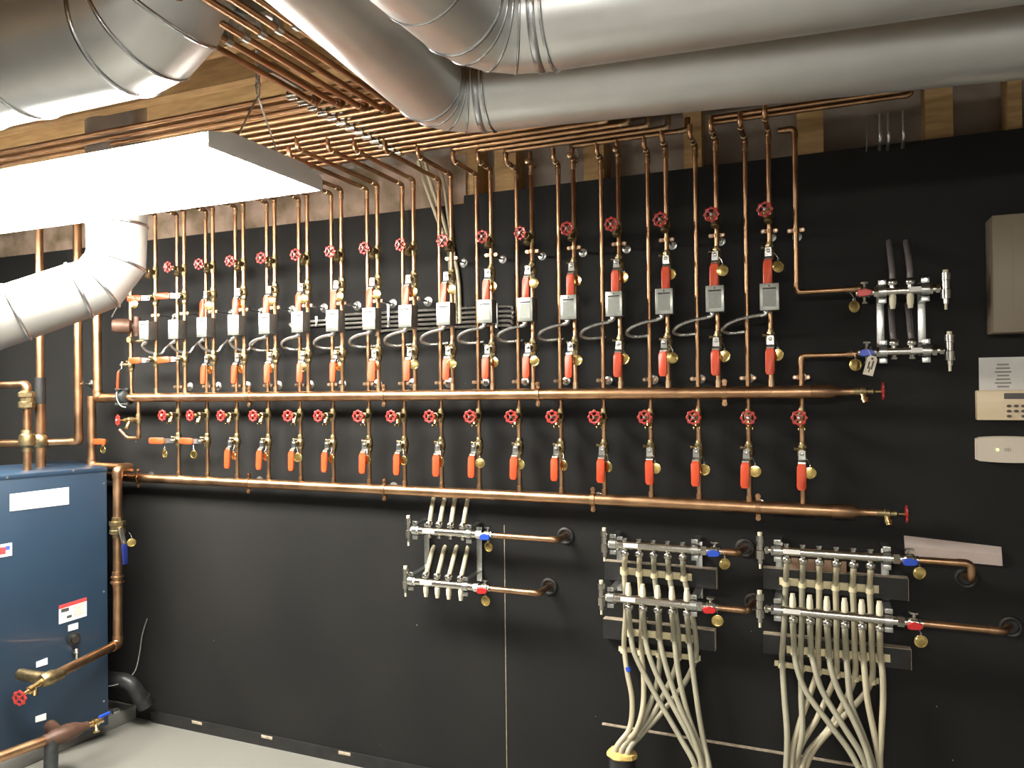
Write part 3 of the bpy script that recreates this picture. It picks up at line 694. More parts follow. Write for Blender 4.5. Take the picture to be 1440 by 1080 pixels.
# ------------------------------------------------------------------ manifolds
def manifold(label, p0, p1, o, z, side, hcol, xs_, up_tube, caps, r=.0145, fitlen=.028, tagl=None, upmeters=False):
    """bar from p0.x to p1.x at depth o; side=+1 valve at right end; up_tube: tubes leave upward"""
    x0, x1 = p0, p1
    t = thing('heating_manifold', label, 'manifold', ((x0 + x1) / 2, -o, z))
    b = MB(); b.cyl((x0, -o, z), (x1, -o, z), r, n=20); wb(b, 'manifold_bar', M['nickel'], t)
    xv = x1 if side > 0 else x0; xe = x0 if side > 0 else x1; s = side
    # vent end
    b = MB(); b.lathe((xe, -o, z), (-s, 0, 0), [(0, .0165), (.012, .0165)], n=6); b.lathe((xe - s * .012, -o, z), (-s, 0, 0), [(0, .010), (.02, .010)], n=12); b.lathe((xe - s * .02, -o, z), (-s, 0, 0), [(0, .0135), (.010, .0135)], n=6)
    wb(b, 'end_fitting', M['nickel'], t)
    xx = xe - s * .046
    b = MB(); b.lathe((xx, -o, z - .045), (0, 0, 1), [(0, .008), (.014, .008), (.015, .0135), (.042, .0145), (.044, .0115), (.068, .0115), (.07, .0135), (.09, .0135), (.091, .008)], n=12)
    vt = wb(b, 'air_vent', M['nickel'], t)
    b = MB(); b.lathe((xx, -o, z - .062), (0, 0, 1), [(0, .004), (.106, .004), (.107, .007), (.117, .007)], n=8)
    bb = wb(b, 'vent_tip', M['meter'], t)
    # valve end
    b = MB(); b.lathe((xv, -o, z), (s, 0, 0), [(0, .0165), (.018, .0165)], n=6); b.lathe((xv + s * .018, -o, z), (s, 0, 0), [(0, .012), (.01, .012), (.016, .017), (.036, .017), (.042, .012), (.05, .012)], n=14); b.lathe((xv + s * .048, -o, z), (s, 0, 0), [(0, .015), (.012, .015)], n=6)
    wb(b, 'valve_body', M['nickel'], t)
    xc = xv + s * .044
    b = MB(); b.lathe((xc, -o - .012, z), (0, -1, 0), [(0, .006), (.012, .006)], n=10)
    b.prism([(-.020, -.008), (-.012, -.012), (.012, -.010), (.020, -.004), (.020, .006), (.0, .011), (-.020, .007)], (xc, -o - .024, z - .002), (1, 0, 0), (0, 0, 1), .009)
    bmesh.ops.bevel(b.b, geom=[e for e in b.b.edges if e.calc_length() > .007], offset=.0015, segments=1, affect='EDGES')
    wb(b, 'butterfly_handle', hcol, t)
    b = MB(); b.lathe((xc, -o, z + .014), (0, 0, 1), [(0, .005), (.012, .005), (.013, .004)], n=8); b.lathe((xc, -o, z + .026), (0, 0, 1), [(0, .014), (.006, .014)], n=8)
    if side < 0: b.lathe((xc, -o, z - .014), (0, 0, -1), [(0, .005), (.014, .005), (.015, .009), (.02, .009)], n=8)
    wb(b, 'drain_cap', M['nickel'], t)
    for x in xs_:
        d = 1 if up_tube else -1
        b = MB(); b.lathe((x, -o, z + d * r * .7), (0, 0, d), [(0, .0085), (.008, .0085), (.009, .013), (.014, .0155), (.022, .0150), (.029, .0095)], n=10); wb(b, 'tube_nut', M['nickel'], t)
        if caps == 'meter':
            b = MB(); b.lathe((x, -o, z - d * r * .7), (0, 0, -d), [(0, .009), (.006, .009), (.007, .0105), (.030, .0095), (.034, .008), (.044, .007)], n=10); wb(b, 'flow_meter', M['meter'], t)
        elif caps == 'cap':
            b = MB(); b.lathe((x, -o, z - d * r * .7), (0, 0, -d), [(0, .0075), (.008, .0075), (.009, .011), (.015, .010)], n=8); wb(b, 'port_cap', M['nickel'], t)
    b = MB(); xa = x0 + .012
    b.box((x0 + (.05 if side > 0 else .10), -o - r - .0008, z + .002), (.05, .001, .014)); wb(b, 'white_sticker', M['white'], t)
    return t
def bracket(label, x, o1, z1, o2, z2, ext=.03):
    t = thing('manifold_bracket', label, 'bracket', (x, 0, min(z1, z2)))
    b = MB(); zt_, zb_ = max(z1, z2), min(z1, z2)
    b.box((x, -.012, (zt_ + zb_) / 2), (.022, .003, zt_ - zb_ + .02), bev=.0008)
    for oo, zz in ((o1, z1), (o2, z2)):
        for s_ in (-1, 1):
            d = V((0, -(oo - .012), 0)); p = V((x, -.012, zz + s_ * .03)); q = V((x, -oo - .004, zz + s_ * .022))
            dd = q - p; rot = Matrix((V((1, 0, 0)), dd.normalized(), V((1, 0, 0)).cross(dd.normalized()))).transposed()
            b.box((p + q) / 2, (.022, dd.length, .003), rot=rot)
            b.box(q + V((0, 0, s_ * .006)), (.022, .003, .014), bev=.0005)
    wb(b, 'strap_plate', M['zinc'], t)
    for oo, zz in ((o1, z1), (o2, z2)):
        b = MB(); b.lathe((x - .011, -oo, zz), (1, 0, 0), [(0, .0146), (.0002, .0175), (.022, .0175), (.0222, .0146)], n=18, capped=False); wb(b, 'clamp_ring', M['zinc'], t)
        b = MB(); b.lathe((x, -oo - .004, zz + .028), (0, -1, 0), [(0, .006), (.005, .0055)], n=8); wb(b, 'bolt', M['nickel'], t)
    return t
def tubeobj(label, pts, mt, grp=None, r=.0092, name='plastic_tube'):
    b = MB(); b.tube(pts, r, n=12, smooth=True, steps=6); o = b.build(name, mt, origin=V(pts[0]))
    return tag(o, label, 'tube', grp)
def hole(label, p, r=.026):
    b = MB(); b.torus((p.x, -.005, p.z), (0, 1, 0), r, .007, n=24, m=8); b.lathe((p.x, -.003, p.z), (0, -1, 0), [(0, r), (.002, r)], n=20)
    return tag(b.build('wall_grommet', M['rubber'], origin='auto'), label, 'grommet')
def cu(label, pts, r=.0105, bend=.025, name='copper_stub', m2='copper'):
    t = thing(name, label, 'pipe', pts[0])
    b = MB(); b.tube(pts, r, n=14, bend=bend, steps=5); wb(b, 'copper_pipe', M[m2], t)
    for i in range(1, len(pts) - 1):
        a_, p, c_ = V(pts[i - 1]), V(pts[i]), V(pts[i + 1]); l = .036
        b = MB(); b.tube([p + (a_ - p).normalized() * l, p, p + (c_ - p).normalized() * l], r * 1.14, n=14, bend=bend, steps=5); wb(b, 'elbow', M['copper_old'], t)
    return t
X = lambda px, py, o: P(px, py, o).x
Z = lambda px, py, o: P(px, py, o).z
# M1 upper right (valve at left)
o1, o2 = OU, OU
z1 = Z(1268, 409, OU); z2 = Z(1272, 494, OU)
xa, xb = X(1238, 411, OU), X(1305, 407, OU)
sx = [X(1255, 410, OU), X(1280, 409, OU)]
manifold('small upper right manifold with red valve, two tubes rising from it', xa, xb, OU, z1, -1, M['red_pl'], sx, True, 'meter', r=.0125)
sx2 = [X(1257, 495, OU), X(1282, 494, OU)]
manifold('small upper right manifold with blue valve and card tag, lower of the pair', xa + .004, xb + .008, OU, z2, -1, M['blue_pl'], sx2, True, 'cap', r=.0125)
bracket('perforated zinc bracket of the upper right manifold, left one', X(1239, 440, .05), OU, z1, OU, z2)
bracket('perforated zinc bracket of the upper right manifold, right one', X(1298, 440, .05), OU, z1, OU, z2)
for k, x in enumerate(sx):
    zt_ = Z((1250, 1277)[k], 345, .02)
    tubeobj('smoky tube rising from the red valved manifold, %s one' % ('left', 'right')[k], [(x, -OU, z1 + .03), (x, -OU, z1 + .06), (x - .001, -.085, z1 + .10), (x + .0, -.03, zt_ - .01), (x + .0, .0, zt_ + .015)], M['pexdark'], r=.0088)
for k, x in enumerate(sx2):
    zt_ = Z(1256, 436, .04)
    tubeobj('smoky tube rising from the blue valved upper right manifold, %s one' % ('left', 'right')[k], [(x, -OU, z2 + .03), (x - .002, -OU + .004, z2 + .06), (x - .001, -.07, z2 + .10), (x + .001, -.02, zt_), (x + .001, .0, zt_ + .02)], M['pexdark'], r=.0088)
# adjust feeds: lower feed sits at OL while manifold at OU: short jog covered by union
b = MB(); b.tube([(xm2 - .01, -OL, zt2), (xm2 + .02, -OL - .01, zt2), (xa + .004 - .055, -OU, z2)], .0105, n=12, bend=.01); tag(b.build('copper_adapter', M['copper_old'], origin='auto'), 'copper adapter joining the riser to the blue valve at upper right', 'pipe fitting')
b = MB(); b.lathe((xm - .02, -OU, zt), (1, 0, 0), [(0, .0105), (.03, .0105), (.034, .013), (max(.04, xa - .055 - xm + .02), .013)], n=10); tag(b.build('copper_adapter', M['copper_old'], origin='auto'), 'copper adapter joining the feed to the red valve at upper right', 'pipe fitting')
put_tag(P(1201, 431, OU + .02), 'round brass tag under the red valve of the upper right manifold', .6)
put_tag(P(1203, 513, OU + .02), 'round brass tag under the blue valve of the upper right manifold', .3)
# card tag
pc_ = P(1224, 514, OU + .045)
t = thing('card_tag', 'cream card tag tied to the blue valve at upper right', 'tag', pc_)
Ry = Matrix.Rotation(math.radians(15), 3, 'Y')
b = MB(); b.prism([(-.014, -.03), (.014, -.03), (.014, .022), (.008, .03), (-.008, .03), (-.014, .022)], (0, 0, 0), Ry @ V((1, 0, 0)), Ry @ V((0, 0, 1)), .0008); b.build('card', M['tagpaper'], t)
b = MB()
for dx, dz, w_, h_ in ((0, .021, .006, .006), (-.005, 0, .004, .022), (.005, .002, .004, .026), (0, -.012, .003, .018)):
    b.box(Ry @ V((dx, -.0006, dz)), (w_, .0012, h_), rot=Ry)
b.build('writing', M['ink'], t)
b = MB(); b.tube([Ry @ V((0, 0, .022)), V((-.004, .01, .045)), V((-.01, .02, .055))], .0007, n=5); b.build('string', M['tagpaper'], t)
# M2 centre (valve at right)
def mani2(label, pxa, pya, pxb, pyb, o, hcol, xpx, py, upt, caps, r=.0145):
    z = (Z(pxa, pya, o) + Z(pxb, pyb, o)) / 2; x0 = X(pxa, pya, o); x1 = X(pxb, pyb, o)
    xs_ = [X(p, py, o) for p in xpx]
    manifold(label, x0, x1, o, z, 1, hcol, xs_, upt, caps, r)
    return z, x0, x1, xs_
z1, xa, xb, s1 = mani2('centre manifold with blue valve, upper of the pair', 589, 745, 671, 752, .10, M['blue_pl'], (604, 618, 634, 651), 748, True, 'cap')
z2, xc, xd, s2 = mani2('centre manifold with red valve, lower of the pair', 585, 817, 667, 826, .135, M['red_pl'], (599, 615, 631, 648), 821, True, 'meter')
bracket('zinc bracket of the centre manifold, left one', X(599, 780, .02), .10, z1, .135, z2)
bracket('zinc bracket of the centre manifold, right one', X(673, 785, .02), .10, z1, .135, z2)
for k in range(4):
    q = P((608, 623.5, 638.5, 656.5)[k], 703, .012)
    tubeobj('cream tube rising from the upper centre manifold, %s' % nth(k + 1, 4), [(s1[k], -.10, z1 + .025), ((s1[k] + q.x) / 2 + .001, -.055, (z1 + .025 + q.z) / 2), (q.x, -.004, q.z), (q.x + .002, .006, q.z + .012)], M['pex'], 'tubes of the centre manifold', r=.0088)
    q = P((607.5, 623.5, 640, 656.5)[k], 773, .012)
    tubeobj('cream tube rising from the lower centre manifold, %s' % nth(k + 1, 4), [(s2[k], -.135, z2 + .025), ((s2[k] + q.x) / 2 + .001, -.072, (z2 + .025 + q.z) / 2), (q.x, -.006, q.z), (q.x + .002, .006, q.z + .012)], M['pex'], 'tubes of the centre manifold', r=.0088)
def stub(label, xstart, o, z, elx, hp, hlabel):
    cu(label, [(xstart, -o, z), (elx, -o, z), (hp.x if abs(hp.x - elx) > 0 else elx, 0.004, hp.z)], r=.0105)
    hole(hlabel, hp)
stub('copper pipe from the blue centre valve into the wall', xb + .055, .10, z1, X(783, 757, .10), P(796, 753, 0), 'black rubber grommet around the copper pipe, upper centre')
stub('copper pipe from the red centre valve into the wall', xd + .055, .135, z2, X(758, 832, .135), P(773, 824, 0), 'black rubber grommet around the copper pipe, lower centre')
put_tag(P(687, 769, .115), 'round brass tag under the blue centre valve', -.2)
put_tag(P(683, 845, .15), 'round brass tag under the red centre valve', -.1)
# boards
def board(label, px0, py0, px1, py1, h):
    z = (Z(px0, py0, .035) + Z(px1, py1, .035)) / 2; x0 = X(px0, py0, .035); x1 = X(px1, py1, .035)
    t = thing('backing_board', label, 'board', ((x0 + x1) / 2, 0, z - h))
    b = MB(); b.box(((x0 + x1) / 2, -.0175, z - h / 2), (x1 - x0, .035, h)); wb(b, 'board_face', M['blackboard'], t)
    b = MB(); b.box(((x0 + x1) / 2, -.0175, z + .0008), (x1 - x0, .034, .0022)); b.box((x1 + .0008, -.0175, z - h / 2), (.002, .033, h)); wb(b, 'raw_edge', M['raw_edge'], t)
    return z
board('black board behind the first tube clips of the left tube manifold', 850, 789, 1007, 802, .065)
board('black board behind the second tube clips of the left tube manifold', 848, 873, 1005, 885, .068)
board('black board behind the first tube clips of the right tube manifold', 1073, 799, 1277, 814, .068)
board('black board behind the second tube clips of the right tube manifold', 1073, 894, 1281, 912, .062)
def rail(label, px0, py0, px1, py1, xs_, o, h=.024):
    za, zb = Z(px0, py0, o), Z(px1, py1, o); x0 = X(px0, py0, o); x1 = X(px1, py1, o)
    t = thing('tube_clip_rail', label, 'clip rail', ((x0 + x1) / 2, -o, (za + zb) / 2))
    d = V((x1 - x0, 0, zb - za)); L = d.length; e = d.normalized(); n = V((0, 1, 0)).cross(e); n = n if n.z > 0 else -n
    rot = Matrix((e, V((0, 1, 0)), e.cross(V((0, 1, 0))))).transposed()
    b = MB(); b.box(V(((x0 + x1) / 2, -o + .001, (za + zb) / 2)), (L, .006, h), rot=rot, bev=.0008); wb(b, 'rail_strip', M['clip'], t)
    for x in xs_:
        z = za + (zb - za) * (x - x0) / (x1 - x0)
        b = MB(); b.lathe((x, -o - .011, z - h * .5), (0, 0, 1), [(0, .0097), (.0005, .0125), (h - .0005, .0125), (h, .0097)], n=14, capped=False); wb(b, 'clip_cup', M['clip'], t)
OB = .052   # tube depth over boards
# M3
z3, xa, xb, s3 = mani2('left tube manifold with blue valve, upper of the pair', 868, 764, 986, 775, .10, M['blue_pl'], (879, 899, 919, 939, 960), 770, False, 'cap')
z4, xc, xd, s4 = mani2('left tube manifold with red valve, lower of the pair', 864, 840, 980, 852, .14, M['red_pl'], (884, 904, 925, 945, 966), 847, False, 'meter')
bracket('zinc bracket of the left tube manifold, left one', X(871, 800, .02), .10, z3, .14, z4)
bracket('zinc bracket of the left tube manifold, right one', X(983, 810, .02), .10, z3, .14, z4)
stub('short copper pipe from the blue valve of the left tube manifold', xb + .055, .10, z3, X(1038, 780, .10), P(1048, 770, 0), 'black rubber grommet right of the left manifold, upper one')
stub('short copper pipe from the red valve of the left tube manifold', xd + .055, .14, z4, X(1050, 859, .14), P(1060, 846, 0), 'black rubber grommet right of the left manifold, lower one')
put_tag(P(1019, 793, .12), 'round brass tag under the blue valve of the left tube manifold', .5)
put_tag(P(1009, 873, .16), 'round brass tag under the red valve of the left tube manifold', .1)
c3 = [(878, 802), (899, 804), (920, 806), (941, 808), (962, 810)]
rail('cream clip rail under the upper bar of the left tube manifold', 872, 802, 973, 812, [X(*p, OB) for p in c3], OB - .011)
c4 = [(887, 889), (907, 892), (927, 894), (948, 896), (969, 898)]
rail('cream clip rail under the lower bar of the left tube manifold', 879, 888, 981, 899, [X(*p, OB) for p in c4], OB - .011)
c5 = [(878, 913), (902, 916), (928, 919), (954, 922), (978, 925)]
rail('cream clip rail at the very bottom of the left tube manifold', 870, 912, 985, 926, [X(*p, .015) for p in c5], .012, h=.018)
SL1 = P(875, 1060, .12); SL2 = P(990, 1090, .12)
dn3 = [[(882, 945, .05), (889, 985, .07), (885, 1025, .10)], [(905, 950, .05), (904, 995, .08), (893, 1030, .11)], [(924, 960, .03), (908, 1005, .07), (890, 1035, .10)],
       [(944, 955, .03), (918, 1005, .06), (896, 1035, .09)], [(963, 960, .03), (932, 1000, .05), (903, 1032, .08)]]
for k in range(5):
    end = SL1 + V(((k - 2) * .011, .018 * ((k % 2) * 2 - 1), 0))
    pts = [V((s3[k], -.10, z3 - .02)), V((s3[k], -.098, z3 - .045)), P(*c3[k], OB + .003), P((c3[k][0] + c5[k][0]) / 2 + 2, 858, .06), P(c5[k][0], 893, .046), P(*c5[k], .027)]
    pts += [P(a_, b_, o_) for a_, b_, o_ in dn3[k]] + [end + V((0, 0, .01)), end - V((0, 0, .12))]
    tubeobj('pale tube from the upper bar of the left tube manifold, %s' % nth(k + 1, 5), pts, M['pex'] if k < 2 else M['pex2'], 'tubes of the left tube manifold')
dn4 = [[(891, 915, .075), (906, 948, .085), (932, 995, .10), (958, 1040, .12)], [(911, 915, .075), (924, 950, .09), (946, 992, .11), (972, 1040, .13)], [(931, 915, .075), (941, 952, .09), (957, 997, .11), (976, 1040, .13)],
       [(950, 915, .075), (955, 952, .085), (966, 1000, .10), (980, 1040, .115)], [(971, 915, .075), (976, 955, .08), (983, 1005, .095), (990, 1045, .11)]]
for k in range(5):
    end = SL2 + V(((k - 2) * .011, .018 * ((k % 2) * 2 - 1), 0))
    pts = [V((s4[k], -.14, z4 - .02)), V((s4[k], -.138, z4 - .045)), P(*c4[k], OB + .008)] + [P(a_, b_, o_) for a_, b_, o_ in dn4[k]] + [end + V((0, 0, .02)), end - V((0, 0, .12))]
    tubeobj('pale tube from the lower bar of the left tube manifold, %s' % nth(k + 1, 5), pts, M['pex2'], 'tubes of the left tube manifold')
b = MB(); p_ = P(883, 938, .05); q_ = P(884.5, 944, .052)
b.cyl(p_, q_, .0098, n=12); tag(b.build('blue_tape', M['blue_pl'], origin='auto'), 'blue tape wrapped round the leftmost pale tube', 'tape')
def sleeve(label, p, foam=True):
    t = thing('floor_sleeve', label, 'pipe sleeve', (p.x, p.y, 0)); h = p.z
    b = MB(); b.lathe((0, 0, 0), (0, 0, 1), [(0, .046), (h - .004, .046)], n=24); b.build('sleeve_pipe', M['abs'], t)
    b = MB(); b.lathe((0, 0, h - .006), (0, 0, 1), [(0, .048), (.006, .052), (.014, .046), (.018, .03)], n=20)
    for v in b.b.verts: v.co += V((random.uniform(-.003, .003), random.uniform(-.003, .003), random.uniform(-.003, .003)))
    b.build('foam_plug', M['foam'], t)
sleeve('black floor sleeve with yellow foam, tubes of left manifold entering', SL1)
sleeve('black floor sleeve right of the foam filled one, taking crossing tubes', SL2)
# M4
z5, xa, xb, s5 = mani2('right tube manifold with blue valve, upper of the pair', 1090, 774, 1256, 785, .10, M['blue_pl'], (1106, 1129, 1152, 1176, 1200, 1224), 780, False, 'cap')
z6, xc, xd, s6 = mani2('right tube manifold with red valve, lower of the pair', 1090, 857, 1262, 873, .14, M['red_pl'], (1115, 1139, 1163, 1188, 1212, 1237), 866, False, 'meter')
bracket('zinc bracket of the right tube manifold, left one', X(1096, 815, .02), .10, z5, .14, z6)
bracket('zinc bracket of the right tube manifold, right one', X(1245, 820, .02), .10, z5, .14, z6)
ex = X(1366, 790, .10)
cu('long copper pipe from the blue valve turning down into the wall at right', [(xb + .055, -.10, z5), (ex, -.10, z5), (ex, -.10, z5 - .045), (ex, .004, z5 - .062)], r=.0105, bend=.02)
hole('black rubber grommet at the far right under the paper', V((ex, 0, z5 - .065)))
stub('long copper pipe from the red valve of the right tube manifold', xd + .055, .14, z6, X(1412, 893, .14), P(1421, 881, 0), 'black rubber grommet at the far right end of the lowest copper pipe')
put_tag(P(1293, 806, .12), 'round brass tag under the blue valve of the right tube manifold', .3)
put_tag(P(1295, 902, .16), 'round brass tag under the red valve of the right tube manifold', .2)
c6 = [(1105, 818), (1128, 820), (1152, 822), (1175, 824), (1199, 826), (1223, 828)]
rail('cream clip rail under the upper bar of the right tube manifold', 1096, 817, 1236, 829, [X(*p, OB) for p in c6], OB - .011)
c7 = [(1117, 914), (1141, 917), (1166, 919), (1190, 921), (1214, 923), (1238, 925)]
rail('cream clip rail under the lower bar of the right tube manifold', 1106, 913, 1252, 926, [X(*p, OB) for p in c7], OB - .011)
c8 = [(1100, 934), (1126, 938), (1150, 942), (1176, 947), (1202, 952), (1226, 956)]
rail('cream clip rail at the very bottom of the right tube manifold', 1089, 932, 1236, 958, [X(*p, .015) for p in c8], .012, h=.018)
SL3 = P(1116, 1118, .12); SL4 = P(1236, 1128, .12)
dn5 = [[(1103, 980, .06), (1107, 1040, .10)], [(1127, 985, .05), (1127, 1040, .09)], [(1136, 985, .04), (1123, 1022, .07), (1114, 1060, .10)],
       [(1163, 980, .03), (1148, 1012, .05), (1124, 1055, .09)], [(1186, 990, .03), (1165, 1025, .05), (1132, 1065, .08)], [(1208, 985, .03), (1176, 1018, .05), (1140, 1062, .07)]]
for k in range(6):
    end = SL3 + V(((k - 2.5) * .010, .02 * ((k % 2) * 2 - 1), 0))
    pts = [V((s5[k], -.10, z5 - .02)), V((s5[k], -.098, z5 - .045)), P(*c6[k], OB + .003), P((c6[k][0] + c8[k][0]) / 2 + 1, 872, .06), P(c8[k][0], 915, .046), P(*c8[k], .027)]
    pts += [P(a_, b_, o_) for a_, b_, o_ in dn5[k]] + [end + V((0, 0, .01)), end - V((0, 0, .08))]
    tubeobj('pale tube from the upper bar of the right tube manifold, %s' % nth(k + 1, 6), pts, M['pex2'] if k < 2 else M['pex'], 'tubes of the right tube manifold')
dn6 = [[(1121, 940, .075), (1135, 975, .09), (1168, 1020, .11), (1200, 1065, .12)], [(1146, 940, .075), (1157, 973, .09), (1186, 1021, .12), (1213, 1065, .13)], [(1169, 942, .075), (1180, 973, .09), (1200, 1012, .11), (1220, 1060, .13)],
       [(1192, 945, .075), (1197, 990, .09), (1213, 1032, .10), (1226, 1070, .11)], [(1216, 945, .075), (1220, 985, .085), (1229, 1030, .10), (1236, 1070, .11)], [(1241, 945, .075), (1242, 985, .08), (1239, 1040, .10), (1238, 1080, .11)]]
for k in range(6):
    end = SL4 + V(((k - 2.5) * .010, .02 * ((k % 2) * 2 - 1), 0))
    pts = [V((s6[k], -.14, z6 - .02)), V((s6[k], -.138, z6 - .045)), P(*c7[k], OB + .008)] + [P(a_, b_, o_) for a_, b_, o_ in dn6[k]] + [end + V((0, 0, .02)), end - V((0, 0, .08))]
    tubeobj('pale tube from the lower bar of the right tube manifold, %s' % nth(k + 1, 6), pts, M['pex'] if k > 3 else M['pex2'], 'tubes of the right tube manifold')
sleeve('black floor sleeve below the left half of the right tube manifold', SL3)
sleeve('black floor sleeve below the right half of the right tube manifold', SL4)
p_ = P(1150, 800, .02)
b = MB(); b.box((p_.x, -.02, p_.z), (.17, .004, .06), bev=.001); tag(b.build('cardboard_scrap', M['tan'], origin='auto'), 'brown cardboard scrap tucked behind the right tube manifold', 'cardboard')
# ------------------------------------------------------------------ things on the right wall
z0, z1_ = Z(1340, 755 + 8, .012), Z(1340, 790, .012)
t = thing('folded_paper', 'pale folded paper sheet stuck above the far right copper pipe', 'paper', P(1340, 775, .01))
pa, pb, pc_, pd = P(1271, 753, .004), P(1408, 769, .004), P(1410, 796, .012), P(1273, 783, .012)
b = MB(); vs = [b.b.verts.new(v) for v in (pa, pb, P(1409, 781, .020), P(1272, 767, .020), pc_, pd)]
b.b.faces.new((vs[0], vs[1], vs[2], vs[3])); b.b.faces.new((vs[3], vs[2], vs[4], vs[5]))
g = bmesh.ops.solidify(b.b, geom=list(b.b.faces), thickness=.002)
wb(b, 'paper_sheet', M['paper'], t, ang=10)
x0 = X(1396, 380, .10); z0 = Z(1396, 303, .10); z1_ = Z(1398, 468, .10)
t = thing('breaker_panel', 'beige grey electrical panel box cut off by the right edge', 'electrical panel', (x0 + .2, 0, z1_))
b = MB(); b.box((x0 + .2, -.05, (z0 + z1_) / 2), (.4, .10, z0 - z1_), bev=.003); wb(b, 'panel_body', M['panelgrey'], t)
b = MB(); b.box((x0 + .22, -.101, (z0 + z1_) / 2), (.34, .003, z0 - z1_ - .05), bev=.001); wb(b, 'panel_door', M['panelgrey'], t)
# notice sheet + keypad
x0 = X(1377, 520, .01); zt_ = Z(1377, 503, .01); zb_ = Z(1377, 549, .01)
t = thing('notice_sheet', 'white printed notice taped above the keypad at right', 'paper', (x0 + .1, 0, zb_))
b = MB(); b.box((x0 + .11, -.004, (zt_ + zb_) / 2), (.22, .002, zt_ - zb_)); wb(b, 'sheet', M['white'], t)
b = MB()
for k in range(7): b.box((x0 + .062, -.0054, zt_ - .022 - k * .011), (.030 + .006 * ((k * 7) % 3), .001, .005))
wb(b, 'printed_lines', M['smudge'], t)
b = MB(); b.box((x0 + .16, -.0054, (zt_ + zb_) / 2 + .006), (.07, .001, .062)); wb(b, 'printed_block', M['smudge'], t)
x0 = X(1374, 570, .035); zt_ = Z(1374, 549, .035); zb_ = Z(1374, 591, .035); h = zt_ - zb_
t = thing('alarm_keypad', 'cream alarm keypad with grey display and oval buttons at right', 'keypad', (x0 + .1, 0, zb_))
b = MB(); b.box((x0 + .10, -.018, (zt_ + zb_) / 2), (.20, .034, h), bev=.004); wb(b, 'keypad_body', M['cream'], t)
b = MB(); b.box((X(1412, 557, .036) + .045, -.0355, Z(1425, 557, .036)), (.09, .001, .017)); wb(b, 'display', M['lcd'], t)
for r_ in range(3):
    for c_ in range(6):
        if r_ == 2 and c_ in (1,): continue
        cx = X(1419, 571, .036) + c_ * .0182; cz = Z(1419, 571, .036) - r_ * .0150
        b = MB(); b.lathe((cx, -.0348, cz), (0, -1, 0), [(0, .0065), (.003, .006)], n=14)
        for v in b.b.verts: v.co.z = cz + (v.co.z - cz) * .66
        wb(b, 'button', M['key'], t)
x0 = X(1374, 633, .03); zt_ = Z(1374, 616, .03); zb_ = Z(1374, 648, .03); h = zt_ - zb_
t = thing('gas_alarm', 'warm white oval alarm unit with a lit green light at right', 'alarm', (x0 + .09, 0, zb_))
b = MB(); w_ = .165
k_ = 14; pr = [(-w_ / 2, -h / 2 + .004)] + [(-w_ / 2 + w_ * i / k_, -h / 2 - .004 * math.sin(PI * i / k_)) for i in range(1, k_)] + [(w_ / 2, -h / 2 + .004), (w_ / 2, h / 2 - .004)] + [(w_ / 2 - w_ * i / k_, h / 2 + .004 * math.sin(PI * i / k_)) for i in range(1, k_)] + [(-w_ / 2, h / 2 - .004)]
b.prism(pr, (x0 + w_ / 2, 0, (zt_ + zb_) / 2), (1, 0, 0), (0, 0, 1), .0305)
b.prism([(u * 1.02, v_ * 1.04) for u, v_ in pr], (x0 + w_ / 2, 0, (zt_ + zb_) / 2), (1, 0, 0), (0, 0, 1), .012)
wb(b, 'alarm_body', M['warmwhite'], t)
q = P(1403, 632.5, .031); b = MB(); b.lathe((q.x, -.0300, q.z), (0, -1, 0), [(0, .0035), (.0020, .003)], n=12); wb(b, 'indicator_light', M['led'], t)
q = P(1417, 632.5, .031)
for k in range(4): b = MB(); b.box((q.x - .007 + k * .0046, -.0306, q.z), (.002, .001, .012 - abs(k - 2) * .002)); wb(b, 'speaker_slot', M['smudge'], t)
# thin drops at upper right
for k, (px, y1) in enumerate(((1219, 203), (1238, 200), (1250, 200), (1271, 197))):
    x = X(px, 190, .05); zb_ = Z(px, y1, .05)
    tubeobj('thin pale tube hanging from the framing at upper right, %s' % nth(k + 1, 4), [(x, -.05, ZB - .01), (x, -.05, (ZB + zb_) / 2), (x, -.045, zb_ + .01), (x, .0, zb_ - .01)], M['conduit'] if k else M['wire'], 'thin drops at upper right', r=.0055 if k else .002, name='wall_drop_tube')
for k, pts in enumerate(([(588, 225, .14), (600, 265, .04), (616, 310, .015), (630, 350, .012), (634, 395, .012), (636, 455, .012)], [(597, 225, .14), (607, 262, .05), (622, 305, .022), (634, 350, .018), (639, 395, .012), (641, 455, .012)], [(618, 235, .12), (625, 262, .04), (630, 300, .015), (637, 350, .012), (645, 395, .012), (647, 455, .012)])):
    tubeobj('cream cable tube slanting down the wall behind the risers, %s' % ('leftmost', 'middle one', 'rightmost')[k], [P(*p) for p in pts], M['pex'], 'cream tubes slanting down the wall', r=.0075, name='wall_cable')
